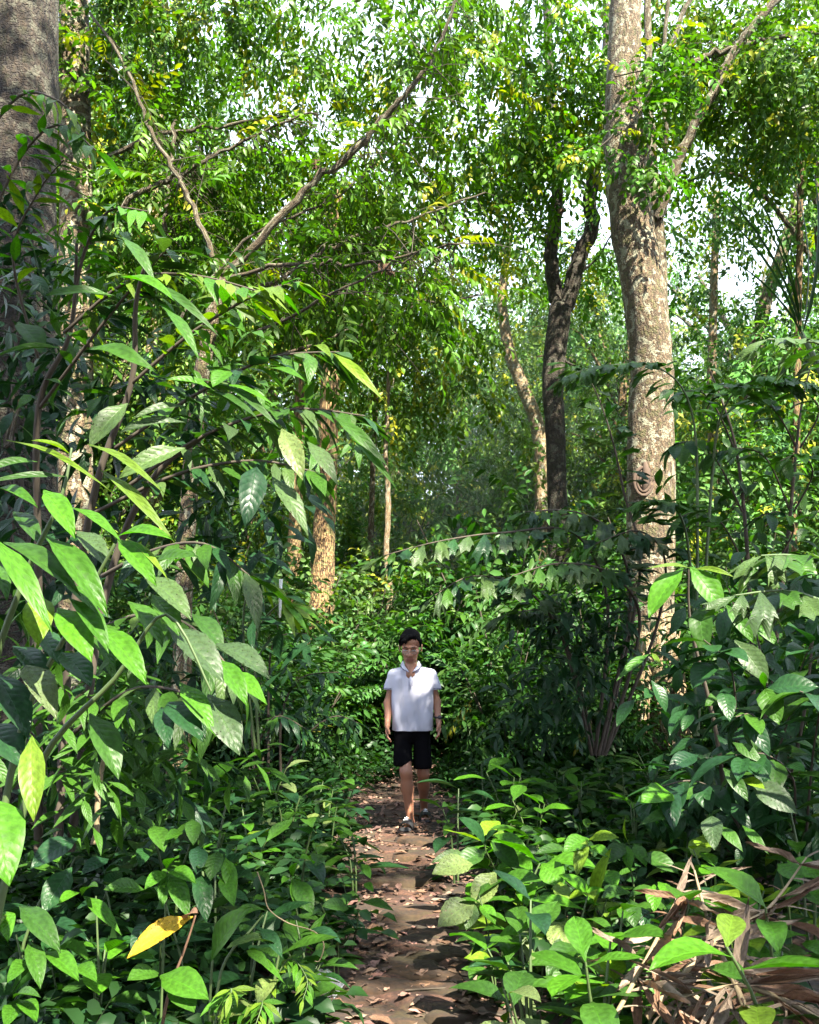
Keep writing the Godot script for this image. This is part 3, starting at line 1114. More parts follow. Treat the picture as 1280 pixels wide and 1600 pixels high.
func traced(root: Node3D, text: String) -> void:              # single leaves that the photograph shows: "tone kind x0 y0 x1 y1 width depth"
	for s in text.split(","):
		var a := s.strip_edges().split(" ", false)
		var d := float(a[7])
		var p := at(float(a[2]), float(a[3]), d + 0.04)
		var q := at(float(a[4]), float(a[5]), d - 0.06)
		var axis := q - p
		var L := axis.length() * 1.12
		var wide := float(a[6]) / FOCAL * d
		var kind := int(a[1])
		var ratio: float = wide / (L * [0.40, 0.26, 0.52, 0.55, 0.05, 0.44][kind])
		var up := (Vector3(rnd(-0.25, 0.25), 0.75, 0.0) + (EYE - p).normalized() * 0.75).normalized()
		var b := facing(axis, up)
		var v := 1 if L > 0.1 else 0
		# turn up by half the droop, so that the tip still falls where it was seen
		b = b.rotated(b.x, -0.25)
		put(root, "leaf", LEAF[kind][v], pick(M[a[0]]), Transform3D(Basis(b.x * L * ratio, b.y * L, b.z * L), p))


func bough(root: Node3D, L: Array, tones: Array, kind: int, count: int, size: float, from := 0.2, droop := 0.35, sidew := 0.9) -> void:
	var mb := Mesher.new()
	mb.tube(L[0], L[1], 6)
	put(root, "stem", mb.done(), M.twig)
	var pts: Array = L[0]
	for i in count:
		var t := lerpf(from, 1.0, (i + rnd(0.0, 0.6)) / count) * (pts.size() - 1.001)
		var k := int(t)
		var p: Vector3 = pts[k].lerp(pts[k + 1], t - k)
		var tang: Vector3 = (pts[k + 1] - pts[k]).normalized()
		var side := tang.cross(Vector3.UP).normalized() * (1.0 if i % 2 == 0 else -1.0)
		var ax := (tang * rnd(0.4, 0.9) + side * rnd(0.4, 1.0) * sidew + Vector3(rnd(-0.3, 0.3), rnd(-1.0, 0.3) * droop - droop * 0.5, rnd(-0.3, 0.3))).normalized()
		var tone: Array = M[tones[rng.randi() % tones.size()]]
		add_leaf(root, kind, rng.randi() % 3, pick(tone), p, ax, Vector3(rnd(-0.4, 0.4), 1.0, rnd(-0.2, 0.5)), size * rnd(0.65, 1.15), rnd(0.85, 1.15))


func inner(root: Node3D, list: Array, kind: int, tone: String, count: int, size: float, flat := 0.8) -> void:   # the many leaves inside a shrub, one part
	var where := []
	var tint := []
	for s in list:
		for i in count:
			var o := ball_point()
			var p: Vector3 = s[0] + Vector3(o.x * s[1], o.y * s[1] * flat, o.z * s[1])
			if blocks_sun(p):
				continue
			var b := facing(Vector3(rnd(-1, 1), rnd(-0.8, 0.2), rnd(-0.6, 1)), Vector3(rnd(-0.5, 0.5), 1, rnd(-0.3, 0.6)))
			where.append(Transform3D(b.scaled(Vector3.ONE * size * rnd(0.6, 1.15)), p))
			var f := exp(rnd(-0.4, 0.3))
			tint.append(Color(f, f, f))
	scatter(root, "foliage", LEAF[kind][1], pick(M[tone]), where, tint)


func blobs(text: String) -> Array:
	var out := []
	for s in text.split(","):
		var a := s.strip_edges().split(" ", false)
		out.append([at(float(a[0]), float(a[1]), float(a[2])), float(a[3])])
	return out


func build_shrubs() -> void:
	# tall shrub leaning in from the left
	var root := thing("broadleaf_shrub", "tall shrub leaning over the trail from the left with long drooping speckled leaves", "shrub", Vector3(-1.35, soil(-1.35, -3.7), -3.7))
	for s in ["90 1330 3.7 .02, 110 1000 3.7 .018, 150 760 3.6 .016, 205 600 3.5 .013, 212 480 3.4 .010, 225 420 3.3 .007", "110 1330 3.8 .02, 160 950 3.8 .018, 230 760 3.7 .014, 320 680 3.6 .010", "60 1330 3.9 .02, 60 900 3.9 .018, 60 640 3.8 .015, 110 520 3.7 .01, 120 380 3.6 .007"]:
		var mb := Mesher.new()
		var L := line(s)
		mb.tube(L[0], L[1], 7)
		put(root, "stem", mb.done(), M.twig)
	var tones := ["mid", "mid", "spotted", "dark", "spotted"]
	bough(root, line("60 640 3.8 .01, 150 520 3.6 .008, 215 440 3.5 .007, 260 390 3.4 .004"), tones, 1, 26, 0.24)
	bough(root, line("205 600 3.5 .009, 300 520 3.4 .008, 400 460 3.3 .006, 470 440 3.25 .003"), ["lime", "bright", "lime"], 1, 36, 0.19)  # lime leaves paint sunlight onto this bough
	bough(root, line("180 700 3.6 .009, 300 620 3.5 .008, 420 560 3.4 .006, 530 550 3.3 .003"), tones, 1, 34, 0.22)
	bough(root, line("200 760 3.6 .009, 320 680 3.5 .008, 450 640 3.4 .006, 570 650 3.3 .003"), tones, 1, 36, 0.23)
	bough(root, line("150 800 3.6 .009, 280 740 3.5 .008, 400 720 3.4 .006, 500 740 3.3 .003"), ["dark", "mid", "spotted"], 1, 32, 0.24)
	bough(root, line("100 520 3.6 .009, 200 440 3.5 .008, 300 430 3.4 .006, 420 460 3.3 .003"), ["lime", "bright", "lime"], 1, 34, 0.18)  # young yellowish leaves, their lime tone also painting in sunlight
	bough(root, line("110 520 3.7 .009, 130 400 3.6 .008, 170 330 3.5 .006, 230 330 3.4 .003"), ["bright", "mid"], 1, 28, 0.2)
	bough(root, line("60 560 3.7 .008, 20 400 3.5 .006, 60 300 3.4 .004, 100 250 3.3 .003"), ["bright", "lime"], 1, 26, 0.18)
	bough(root, line("-30 380 3.3 .008, 30 250 3.3 .006, 90 195 3.2 .005, 150 235 3.1 .003"), ["bright", "bright", "mid"], 1, 26, 0.17)
	bough(root, line("-40 240 3.3 .007, 30 150 3.3 .006, 95 160 3.2 .005, 135 215 3.2 .003"), ["bright", "lime", "mid"], 1, 22, 0.15)
	bough(root, line("160 900 3.6 .01, 240 860 3.4 .008, 320 850 3.2 .005, 390 900 3.1 .003"), ["dark", "mid", "spotted"], 1, 28, 0.24)
	bough(root, line("120 1000 3.5 .01, 220 960 3.3 .008, 300 980 3.1 .005, 370 1060 3.0 .003"), ["spotted", "mid", "mid"], 1, 28, 0.23)
	bough(root, line("110 1150 3.5 .01, 200 1080 3.3 .007, 280 1080 3.1 .005, 340 1120 3.0 .003"), ["dark", "mid", "spotted"], 1, 16, 0.24)
	traced(root, "mid 5 180 462 82 458 27 3.2,bright 0 188 433 265 462 26 3.1,mid 1 190 370 240 435 24 3.2,bright 1 255 480 308 552 24 3.1,mid 1 230 440 335 515 18 3.2,mid 2 140 545 235 575 34 3.2,mid 0 100 545 2 553 14 3.2,spotted 0 200 630 145 690 40 3.1,spotted 0 290 700 195 740 36 3.0,spotted 0 290 660 195 672 22 3.1,spotted 0 290 635 215 650 18 3.1,bright 0 335 610 268 592 20 3.1,bright 0 360 580 335 600 32 3.1,mid 1 335 612 398 648 16 3.1,bright 1 340 600 430 632 12 3.1,bright 1 420 575 472 590 20 3.1,lime 1 520 552 592 616 18 3.1,lime 0 490 540 515 555 16 3.1,lime 0 495 525 474 522 10 3.1,pale 0 440 670 470 740 36 3.0,spotted 1 480 690 525 750 30 3.0,bright 1 545 680 617 758 13 3.1,mid 1 520 650 600 720 22 3.1,dark 2 400 730 385 812 44 3.0,spotted 1 425 745 478 825 36 3.0,mid 1 350 600 430 660 16 3.1,bright 0 275 880 302 868 26 2.9,pale 1 320 440 395 470 22 3.5,lime 1 340 455 410 480 14 3.5,lime 1 385 445 450 485 10 3.5,pale 0 350 470 395 500 20 3.6,lime 1 300 470 380 465 12 3.5,lime 1 395 490 440 520 12 3.4,bright 0 345 500 380 515 22 3.3,mid 0 30 505 62 545 44 3.3")  # lime and pale leaves here carry painted sunlight
	inner(root, blobs("60 700 4.4 .7, 150 850 4.4 .7, 260 800 4.5 .6, 330 950 4.6 .6, 120 1050 4.2 .6, 260 1080 4.3 .5, 40 500 4.4 .6, 380 800 4.6 .45, 60 900 4.2 .5, 30 1200 4 .5, 180 1200 4 .4, 180 600 4.4 .5, 300 650 4.6 .45"), 1, "dark", 80, 0.22)  # darker leaf tone paints shade into the core of the shrub
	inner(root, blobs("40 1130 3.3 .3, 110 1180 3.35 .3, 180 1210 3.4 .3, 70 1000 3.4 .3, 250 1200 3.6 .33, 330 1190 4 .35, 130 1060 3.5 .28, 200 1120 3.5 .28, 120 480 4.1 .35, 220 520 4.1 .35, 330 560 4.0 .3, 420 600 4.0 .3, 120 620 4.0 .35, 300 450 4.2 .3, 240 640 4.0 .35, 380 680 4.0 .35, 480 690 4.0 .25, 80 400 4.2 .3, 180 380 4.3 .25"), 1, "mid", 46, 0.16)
	root = thing("trunk_creeper", "dark leafy creeper clinging to the massive left trunk", "creeper", Vector3(-2.9, soil(-2.9, -5.7), -5.7))
	var cm := Mesher.new()
	for s in ["30 1200 5.75 .015, 50 900 5.75 .014, 20 600 5.78 .012, 60 350 5.8 .008", "70 1200 5.8 .012, 20 800 5.75 .012, 70 500 5.8 .01, 30 250 5.8 .006"]:
		var L := line(s)
		cm.tube(L[0], L[1], 6)
	put(root, "stem", cm.done(), M.twig)
	inner(root, blobs("20 420 5.5 .3, 60 520 5.5 .3, 10 600 5.5 .32, 70 680 5.5 .3, 20 320 5.6 .22, 80 420 5.6 .25, 30 760 5.4 .3, 90 580 5.5 .25"), 5, "dark", 60, 0.15)
	# lime shrub close on the left
	root = thing("lime_shrub", "bright lime-green shrub close on the left with glossy pointed leaves", "shrub", Vector3(-1.05, soil(-1.05, -2.3), -2.3))
	for s in ["-40 1500 2.3 .012, -20 1100 2.3 .010, 40 900 2.25 .008, 95 780 2.2 .005, 112 700 2.2 .003", "-30 1500 2.3 .012, 30 1150 2.3 .009, 110 980 2.25 .006, 180 850 2.2 .004", "-20 1500 2.3 .012, 60 1200 2.3 .009, 180 1060 2.25 .006, 260 960 2.2 .004, 330 1080 2.2 .003"]:
		var mb := Mesher.new()
		var L := line(s)
		mb.tube(L[0], L[1], 7)
		put(root, "stem", mb.done(), M.green_stem)
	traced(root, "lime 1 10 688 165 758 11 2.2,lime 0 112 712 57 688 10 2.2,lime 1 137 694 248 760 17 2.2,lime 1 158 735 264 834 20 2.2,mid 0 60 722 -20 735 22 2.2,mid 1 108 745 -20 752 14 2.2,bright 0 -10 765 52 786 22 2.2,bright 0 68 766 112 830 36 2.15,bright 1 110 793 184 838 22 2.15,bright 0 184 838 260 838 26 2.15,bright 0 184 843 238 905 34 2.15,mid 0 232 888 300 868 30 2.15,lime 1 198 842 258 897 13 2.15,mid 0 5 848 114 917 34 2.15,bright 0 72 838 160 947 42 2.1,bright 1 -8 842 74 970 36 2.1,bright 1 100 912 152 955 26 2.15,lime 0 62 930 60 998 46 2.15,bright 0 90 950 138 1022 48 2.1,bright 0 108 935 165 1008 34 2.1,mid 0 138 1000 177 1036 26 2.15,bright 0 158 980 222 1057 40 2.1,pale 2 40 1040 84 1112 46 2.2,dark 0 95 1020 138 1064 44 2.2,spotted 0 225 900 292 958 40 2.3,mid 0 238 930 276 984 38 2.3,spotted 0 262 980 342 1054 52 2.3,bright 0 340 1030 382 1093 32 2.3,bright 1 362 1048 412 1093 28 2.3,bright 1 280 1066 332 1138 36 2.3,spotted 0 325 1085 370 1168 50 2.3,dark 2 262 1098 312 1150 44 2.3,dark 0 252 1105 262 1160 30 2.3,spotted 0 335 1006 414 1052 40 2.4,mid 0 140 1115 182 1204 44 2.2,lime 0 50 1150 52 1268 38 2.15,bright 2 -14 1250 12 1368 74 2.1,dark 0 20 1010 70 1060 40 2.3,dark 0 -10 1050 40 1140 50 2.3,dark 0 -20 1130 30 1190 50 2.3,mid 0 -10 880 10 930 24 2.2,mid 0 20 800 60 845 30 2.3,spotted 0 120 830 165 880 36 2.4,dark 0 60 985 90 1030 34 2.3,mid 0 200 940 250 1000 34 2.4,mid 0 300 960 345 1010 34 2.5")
	# right-hand shrubs
	root = thing("dark_shrub", "dense dark shrub below the lichened trunk with a few fresh bright leaves", "shrub", Vector3(1.7, soil(1.7, -4.8), -4.8))
	for s in ["1140 1330 4.8 .014, 1120 1150 4.7 .012, 1080 980 4.6 .008, 1076 890 4.5 .004", "1160 1330 4.9 .014, 1190 1150 4.8 .012, 1200 1080 4.7 .006, 1180 980 4.6 .004", "1200 1330 5 .014, 1250 1150 4.9 .01, 1270 1000 4.8 .006"]:
		var mb := Mesher.new()
		var L := line(s)
		mb.tube(L[0], L[1], 7)
		put(root, "stem", mb.done(), M.twig)
	for s in ["1150 1250 4.8 .008, 1150 1120 4.5 .006, 1140 1040 4.3 .004, 1100 1000 4.2 .003", "1190 1250 4.8 .008, 1230 1130 4.5 .006, 1250 1050 4.3 .004, 1270 1000 4.2 .003", "1200 1300 4.8 .008, 1200 1180 4.4 .006, 1180 1120 4.2 .004, 1150 1120 4.1 .003", "1160 1300 4.6 .008, 1120 1240 4.3 .006, 1080 1220 4.1 .004, 1030 1230 4 .003", "1240 1300 4.6 .008, 1240 1220 4.3 .006, 1200 1180 4.1 .004, 1150 1180 4 .003", "1260 1300 4.6 .008, 1270 1180 4.4 .006, 1280 1100 4.2 .004, 1250 1080 4 .003"]:
		bough(root, line(s), ["dark", "dark", "mid"], 0, 15, 0.24)
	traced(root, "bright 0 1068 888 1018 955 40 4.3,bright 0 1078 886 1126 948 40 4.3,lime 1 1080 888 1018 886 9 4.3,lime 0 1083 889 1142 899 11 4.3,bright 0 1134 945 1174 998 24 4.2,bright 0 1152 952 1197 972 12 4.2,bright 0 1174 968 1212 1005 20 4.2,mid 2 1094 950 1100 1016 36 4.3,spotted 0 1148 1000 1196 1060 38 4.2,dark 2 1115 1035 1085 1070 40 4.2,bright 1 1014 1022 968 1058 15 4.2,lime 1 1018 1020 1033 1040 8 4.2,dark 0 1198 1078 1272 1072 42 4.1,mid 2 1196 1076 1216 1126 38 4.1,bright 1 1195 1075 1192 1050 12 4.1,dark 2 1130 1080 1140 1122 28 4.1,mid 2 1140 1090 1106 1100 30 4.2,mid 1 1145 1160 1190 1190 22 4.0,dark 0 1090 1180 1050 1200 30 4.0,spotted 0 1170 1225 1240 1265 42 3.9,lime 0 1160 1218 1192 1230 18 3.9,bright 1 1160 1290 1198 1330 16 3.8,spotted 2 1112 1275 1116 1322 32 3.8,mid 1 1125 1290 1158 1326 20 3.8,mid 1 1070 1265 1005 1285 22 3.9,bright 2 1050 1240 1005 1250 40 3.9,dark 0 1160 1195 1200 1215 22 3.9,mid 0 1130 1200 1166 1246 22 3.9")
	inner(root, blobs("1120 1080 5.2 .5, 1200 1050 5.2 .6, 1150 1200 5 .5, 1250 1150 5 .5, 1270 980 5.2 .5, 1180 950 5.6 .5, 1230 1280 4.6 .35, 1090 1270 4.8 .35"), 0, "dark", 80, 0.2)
	# mid-distance shrub right of the trunk
	root = thing("leafy_shrub", "tall airy shrub right of the lichened trunk with level tiers of green leaves", "shrub", Vector3(2.9, soil(2.9, -7.0), -7.0))
	for s in ["1180 1200 7 .02, 1170 900 7 .018, 1150 700 7 .012, 1110 580 6.9 .006", "1190 1200 7.1 .02, 1230 850 7 .016, 1250 650 6.9 .01, 1270 560 6.8 .006"]:
		var mb := Mesher.new()
		var L := line(s)
		mb.tube(L[0], L[1], 7)
		put(root, "stem", mb.done(), M.twig)
	for s in ["1160 800 7 .01, 1120 720 6.8 .007, 1080 690 6.6 .005, 1050 700 6.5 .003", "1155 720 7 .01, 1120 640 6.8 .007, 1090 610 6.6 .005, 1055 620 6.5 .003", "1235 800 7 .01, 1200 720 6.8 .007, 1160 700 6.6 .005, 1120 710 6.5 .003", "1245 700 7 .01, 1210 640 6.8 .007, 1170 620 6.6 .005, 1120 600 6.5 .003", "1250 700 7 .01, 1280 640 6.8 .007, 1240 600 6.6 .005, 1200 590 6.5 .003", "1240 800 7 .01, 1270 740 6.8 .007, 1250 710 6.6 .005, 1220 720 6.5 .003", "1170 900 7 .01, 1130 820 6.8 .007, 1090 800 6.6 .005, 1060 810 6.5 .003", "1200 900 7 .01, 1240 830 6.8 .007, 1220 800 6.6 .005, 1180 810 6.5 .003"]:
		bough(root, line(s), ["mid", "bright", "mid", "dark"], 0, 17, 0.25, 0.2, 0.2)
	inner(root, blobs("1120 740 7.4 .5, 1200 700 7.4 .6, 1250 800 7.4 .6, 1160 850 7.4 .5, 1090 620 7.5 .35, 1260 900 7 .5"), 0, "mid", 40, 0.2)
	# small shrub under the left tree
	root = thing("shade_shrub", "drooping shrub with small glossy leaflets between the speckled shrub and the walker", "shrub", Vector3(-1.5, soil(-1.5, -7.2), -7.2))
	for s in ["440 1240 7.2 .012, 440 1120 7.1 .01, 470 1060 7 .006, 530 1050 6.9 .003", "420 1240 7.2 .012, 420 1080 7.1 .01, 430 1000 7 .006, 480 990 6.9 .003", "400 1240 7.2 .012, 390 1100 7.1 .01, 370 1020 7 .006, 340 1000 6.9 .003", "430 1240 7.2 .012, 470 1160 7 .01, 520 1120 6.9 .006, 560 1130 6.8 .003", "410 1240 7.2 .012, 400 1180 7 .01, 430 1120 6.8 .006, 480 1140 6.7 .003"]:
		bough(root, line(s), ["dark", "dark", "mid"], 1, 44, 0.17, 0.25)
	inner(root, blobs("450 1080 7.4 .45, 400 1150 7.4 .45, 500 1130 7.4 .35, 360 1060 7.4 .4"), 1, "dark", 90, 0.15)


# ------------------------------------------------------------------ palms

func frond(root: Node3D, L: Array, count: int, size: float, tones: Array, stem: Material, kind := 3, from := 0.15, droop := 0.5, spread := 1.0) -> void:
	var mb := Mesher.new()
	mb.tube(L[0], L[1], 6)
	var f := put(root, "frond", mb.done(), stem)
	var pts: Array = L[0]
	for i in count:
		var t := lerpf(from, 1.0, float(i) / (count - 1)) * (pts.size() - 1.001)
		var k := int(t)
		var p: Vector3 = pts[k].lerp(pts[k + 1], t - k)
		var tang: Vector3 = (pts[k + 1] - pts[k]).normalized()
		var side := tang.cross(Vector3.UP).normalized() * (1.0 if i % 2 == 0 else -1.0)
		var ax := (tang * rnd(0.4, 0.8) + side * rnd(0.7, 1.0) * spread - Vector3(0, rnd(0.2, 1.0) * droop, 0)).normalized()
		if i == count - 1:
			ax = (tang - Vector3(0, 0.3, 0)).normalized()
		var b := facing(ax, Vector3(rnd(-0.3, 0.3), 1.0, rnd(-0.1, 0.5)))
		var s := size * rnd(0.75, 1.15) * (0.65 + 0.35 * sin(PI * clampf(float(i) / count + 0.15, 0, 1)))
		put(f, "leaflet", LEAF[kind][rng.randi() % 3], pick(M[tones[rng.randi() % tones.size()]]), Transform3D(b.scaled(Vector3.ONE * s), p))


func build_palms() -> void:
	var root := thing("fishtail_palm", "fishtail palm with dark ragged leaflets spreading left across the forked trunk", "palm", Vector3(1.75, soil(1.75, -7.2), -7.2))
	var tones := ["dark", "mid", "spotted"]
	for s in ["930 1180 7.2 .016, 950 950 7.1 .014, 900 835 6.8 .011, 790 832 6.4 .008, 690 845 6.1 .005, 600 868 5.9 .003", "935 1180 7.2 .016, 985 950 7.2 .014, 960 840 7 .011, 900 800 6.8 .008, 820 800 6.5 .004", "940 1180 7.3 .016, 1000 900 7.3 .013, 975 770 7.2 .01, 955 680 7.1 .008, 925 600 7 .005, 890 570 6.9 .003", "925 1180 7.2 .016, 880 1000 7 .013, 820 920 6.7 .009, 740 900 6.4 .006, 680 930 6.2 .003", "945 1180 7 .016, 1000 980 6.8 .013, 960 900 6.5 .01, 880 880 6.2 .007, 800 900 6 .003", "945 1180 7.1 .016, 1020 1000 7 .013, 1040 880 6.7 .01, 1000 830 6.4 .007, 930 850 6.2 .003", "930 1180 7.3 .014, 900 1050 7.3 .012, 860 960 7.1 .008, 790 960 6.9 .004"]:
		frond(root, line(s), 30, 0.36, tones, M.twig, 3, 0.3, 0.6)
	inner(root, blobs("920 980 7.4 .5, 860 1010 7.5 .5, 900 1090 7.4 .45, 830 1080 7.6 .4, 960 900 7.5 .4, 900 1060 6.8 .3, 870 1120 6.9 .3, 940 1000 6.8 .28, 880 960 6.8 .28, 820 1130 7.2 .3"), 1, "dark", 90, 0.18)  # dark leaf tone paints in the shade inside the palm
	root = thing("young_fishtail_palm", "young fishtail palm whose pale front frond crosses the lichened trunk", "palm", Vector3(2.3, soil(2.3, -6.5), -6.5))
	for s in ["1085 1150 6.5 .014, 1090 800 6.5 .012, 1080 640 6.4 .009, 1030 575 6.2 .006, 940 572 6 .004, 880 590 5.9 .003", "1090 1150 6.5 .014, 1110 780 6.5 .012, 1130 640 6.3 .009, 1190 590 6 .006, 1270 600 5.8 .003", "1088 1150 6.5 .014, 1080 900 6.4 .012, 1060 800 6.2 .008, 1010 780 6 .004"]:
		frond(root, line(s), 26, 0.34, ["mid", "bright", "mid"], M.green_stem, 3, 0.5, 0.35)
	root = thing("near_fishtail_palm", "fishtail palm reaching in from the right edge with pale ragged leaflets", "palm", Vector3(2.25, soil(2.25, -3.4), -3.4))
	for s in ["1500 1400 3.4 .014, 1420 1050 3.4 .012, 1340 900 3.3 .009, 1250 870 3.2 .006, 1190 868 3.1 .003", "1510 1400 3.4 .014, 1400 1080 3.3 .012, 1330 970 3.2 .009, 1240 925 3.1 .006, 1150 930 3 .003", "1500 1400 3.4 .014, 1440 800 3.4 .012, 1360 600 3.3 .009, 1290 540 3.2 .006, 1200 530 3.1 .003"]:
		frond(root, line(s), 11, 0.27, ["spotted", "mid", "spotted"], M.green_stem, 3, 0.6, 0.45)
	# feather palm with narrow blades at upper right
	root = thing("feather_palm", "young palm with stiff narrow blades fanning at the upper right", "palm", Vector3(3.1, soil(3.1, -5.2), -5.2))
	var mb := Mesher.new()
	var L := line("1420 1200 5.2 .03, 1360 800 5.2 .026, 1290 600 5.2 .02, 1252 520 5.2 .015")
	mb.tube(L[0], L[1], 8)
	put(root, "stem", mb.done(), M.green_stem)
	for s in ["1252 520 1115 232 5.1 18", "1252 522 1092 278 5.1 22", "1250 524 1108 326 5.0 18", "1252 520 1218 250 5.2 12", "1254 520 1266 268 5.2 12", "1250 522 1150 300 5.1 14", "1254 524 1120 400 5.0 12", "1250 520 1180 290 5.2 10"]:
		var a: PackedStringArray = s.split(" ")
		var p := at(float(a[0]), float(a[1]), float(a[4]) + 0.1)
		var q := at(float(a[2]), float(a[3]), float(a[4]) - 0.1)
		var len := (q - p).length() * 1.03
		var b := facing(q - p, Vector3(0.1, 1.0, 0.35))
		b = b.rotated(b.x, -0.32)
		var w := float(a[5]) / FOCAL * float(a[4])
		put(root, "leaf", LEAF[4][1], M.dark[rng.randi() % 4], Transform3D(Basis(b.x * w / 0.07, b.y * len, b.z * len), p))
	# small palm left of the ridged trunk
	root = thing("small_palm", "small fan-leaved palm lit by the sun left of the ridged trunk", "palm", ground_at(425, 1180))
	L = [[], []]
	for s in ["400 1180 6 .01, 380 980 5.9 .008, 395 895 5.8 .006", "405 1180 6 .01, 400 1000 5.9 .008, 440 940 5.8 .006"]:
		L = line(s)
		mb = Mesher.new()
		mb.tube(L[0], L[1], 6)
		var f := put(root, "frond", mb.done(), M.green_stem)
		for i in 9:
			var a := lerpf(-1.2, 1.2, i / 8.0)
			var b := facing(Vector3(0.9 * cos(a) + 0.1, -0.15 - 0.25 * absf(a), sin(a)), Vector3(0, 1, 0.3))
			put(f, "leaflet", LEAF[1][1], pick(M.bright if i % 2 else M.lime), Transform3D(Basis(b.x * 0.22, b.y * 0.4, b.z * 0.4), L[0][L[0].size() - 1]))
	mb = Mesher.new()
	mb.tube([at(439, 905, 5.7), at(438, 935, 5.7), at(438, 965, 5.7)], [0.012, 0.010, 0.008], 6)
	put(root, "white_strip", mb.done(), mat(lin(0.62, 0.62, 0.58), 0.6)).set_meta("label", "white hanging strip")  # pale strip hanging below the leaflets


# ------------------------------------------------------------------ low plants beside the path

func herb(look: int) -> Node3D:
	var root := Node3D.new()
	var tones: Array = [["dark", "dark", "mid"], ["mid", "mid", "dark"], ["bright", "bright", "mid"], ["spotted", "pale", "mid"], ["lime", "bright", "bright"], ["dark", "spotted", "dark"], ["bright", "mid", "lime"]][look % 7]
	var kind: int = [0, 0, 5, 0, 2, 1, 0][look % 7]
	var stems := 1 + look % 3
	for s in stems:
		var tip := Vector3(rnd(-0.12, 0.12), rnd(0.26, 0.46), rnd(-0.12, 0.12))
		var B := smooth([Vector3(tip.x * 0.2, -0.04, tip.z * 0.2), Vector3(tip.x * 0.4, tip.y * 0.6, tip.z * 0.4), tip], [0.006, 0.005, 0.003], 3)
		var mb := Mesher.new()
		mb.tube(B[0], B[1], 5)
		put(root, "stem", mb.done(), M.green_stem)
		var many := 9 if stems == 1 else 6
		var turn := rnd(0, TAU)
		for i in many:
			var t := lerpf(0.2, 1.0, float(i) / (many - 1))
			var p: Vector3 = B[0][mini(int(t * 6), 5)].lerp(B[0][mini(int(t * 6), 5) + 1], t * 6 - mini(int(t * 6), 5))
			turn += 2.4
			var ax := Vector3(cos(turn), lerpf(-0.25, 0.55, t) + rnd(-0.15, 0.15), sin(turn))
			add_leaf(root, kind, rng.randi() % 3, pick(M[tones[rng.randi() % 3]]), p, ax, Vector3(rnd(-0.2, 0.2), 1, rnd(-0.2, 0.2)), rnd(0.15, 0.25) * (1.15 - 0.3 * t), rnd(0.9, 1.15))
	return root


func build_low_plants() -> void:
	var protos := []
	for k in 14:
		protos.append(herb(k))
	var looks := ["dark green veined seedling", "mid-green leafy seedling", "fresh green broad-leaved seedling", "pale blotched seedling", "lime-green heart-leaved seedling", "dark speckled narrow-leaved seedling", "bright green upright seedling"]
	var spots := []
	for i in 2600:
		var x := rnd(-3.0, 3.4)
		var z := -rnd(2.3, 7.4)
		var off := absf(x - path_x(z))
		if off < (0.29 if x > path_x(z) else 0.30) + (0.16 if z < -5.8 else 0.0):
			continue
		var q := seen(Vector3(x, 0.3, z))
		if q.x < -50 or q.x > 1330 or q.y > 1680:
			continue
		if q.x > 960 and q.y > 1350 and rng.randf() < 0.9:
			continue
		if x < 0.0 and off < 0.8 and z > -4.6 and rng.randf() < 0.35:
			continue
		var near := false
		for s in spots:
			if Vector2(s.x - x, s.z - z).length() < 0.15 + 0.02 * -z:
				near = true
				break
		if near:
			continue
		spots.append(Vector3(x, soil(x, z), z))
	for p in spots:
		var q := seen(p + Vector3(0, 0.3, 0))
		var k := 0
		var r := rng.randf()
		if q.x > 640.0:
			k = ([0, 5, 1, 3, 2] if q.y < 1330 else [2, 6, 3, 1, 4, 2, 0])[rng.randi() % 5]
		else:
			k = ([0, 1, 3, 6, 0] if q.x > 380 else [0, 5, 2, 0, 1])[rng.randi() % 5]  # darker mix at far left paints in the deep shade between plants
		if rng.randf() < 0.5:
			k += 7
		var o: Node3D = protos[k]
		if o.get_parent():
			o = o.duplicate()
		o.name = numbered("forest_seedling")
		add_child(o, true)
		o.position = p
		o.rotation.y = rnd(0, TAU)
		o.scale = Vector3.ONE * rnd(0.65, 1.45)
		var side := "left" if p.x < 0.0 else "right"
		var off := absf(p.x - path_x(p.z))
		var zone := "on the %s edge of the trail" % side if off < 0.75 else "below the lichened trunk" if q.x > 880 and q.y < 1300 else "around the dry palm frond" if q.x > 940 else "in the thick patch right of the trail" if q.x > 640 else "under the lime shrub" if q.x < 260 else "in the leaf litter left of the trail" if q.y < 1380 else "near the clear plastic packet"
		var depth := " level with the walker" if p.z < -6.6 else " short of the walker" if p.z < -5.0 else " midway" if p.z < -3.7 else " close by"
		var size_word := "tall " if o.scale.x > 1.2 else "small " if o.scale.x < 0.85 else ""
		var text: String = size_word + looks[k % 7] + " " + zone + depth
		if text.split(" ").size() > 15:
			text = looks[k % 7] + " " + zone + depth
		tag(o, text, "plant", "seedlings beside the trail")
	for k in 14:
		if protos[k].get_parent() == null:
			protos[k].free()


# ------------------------------------------------------------------ the walker (bodies as a field of capsules, meshed with surface nets)

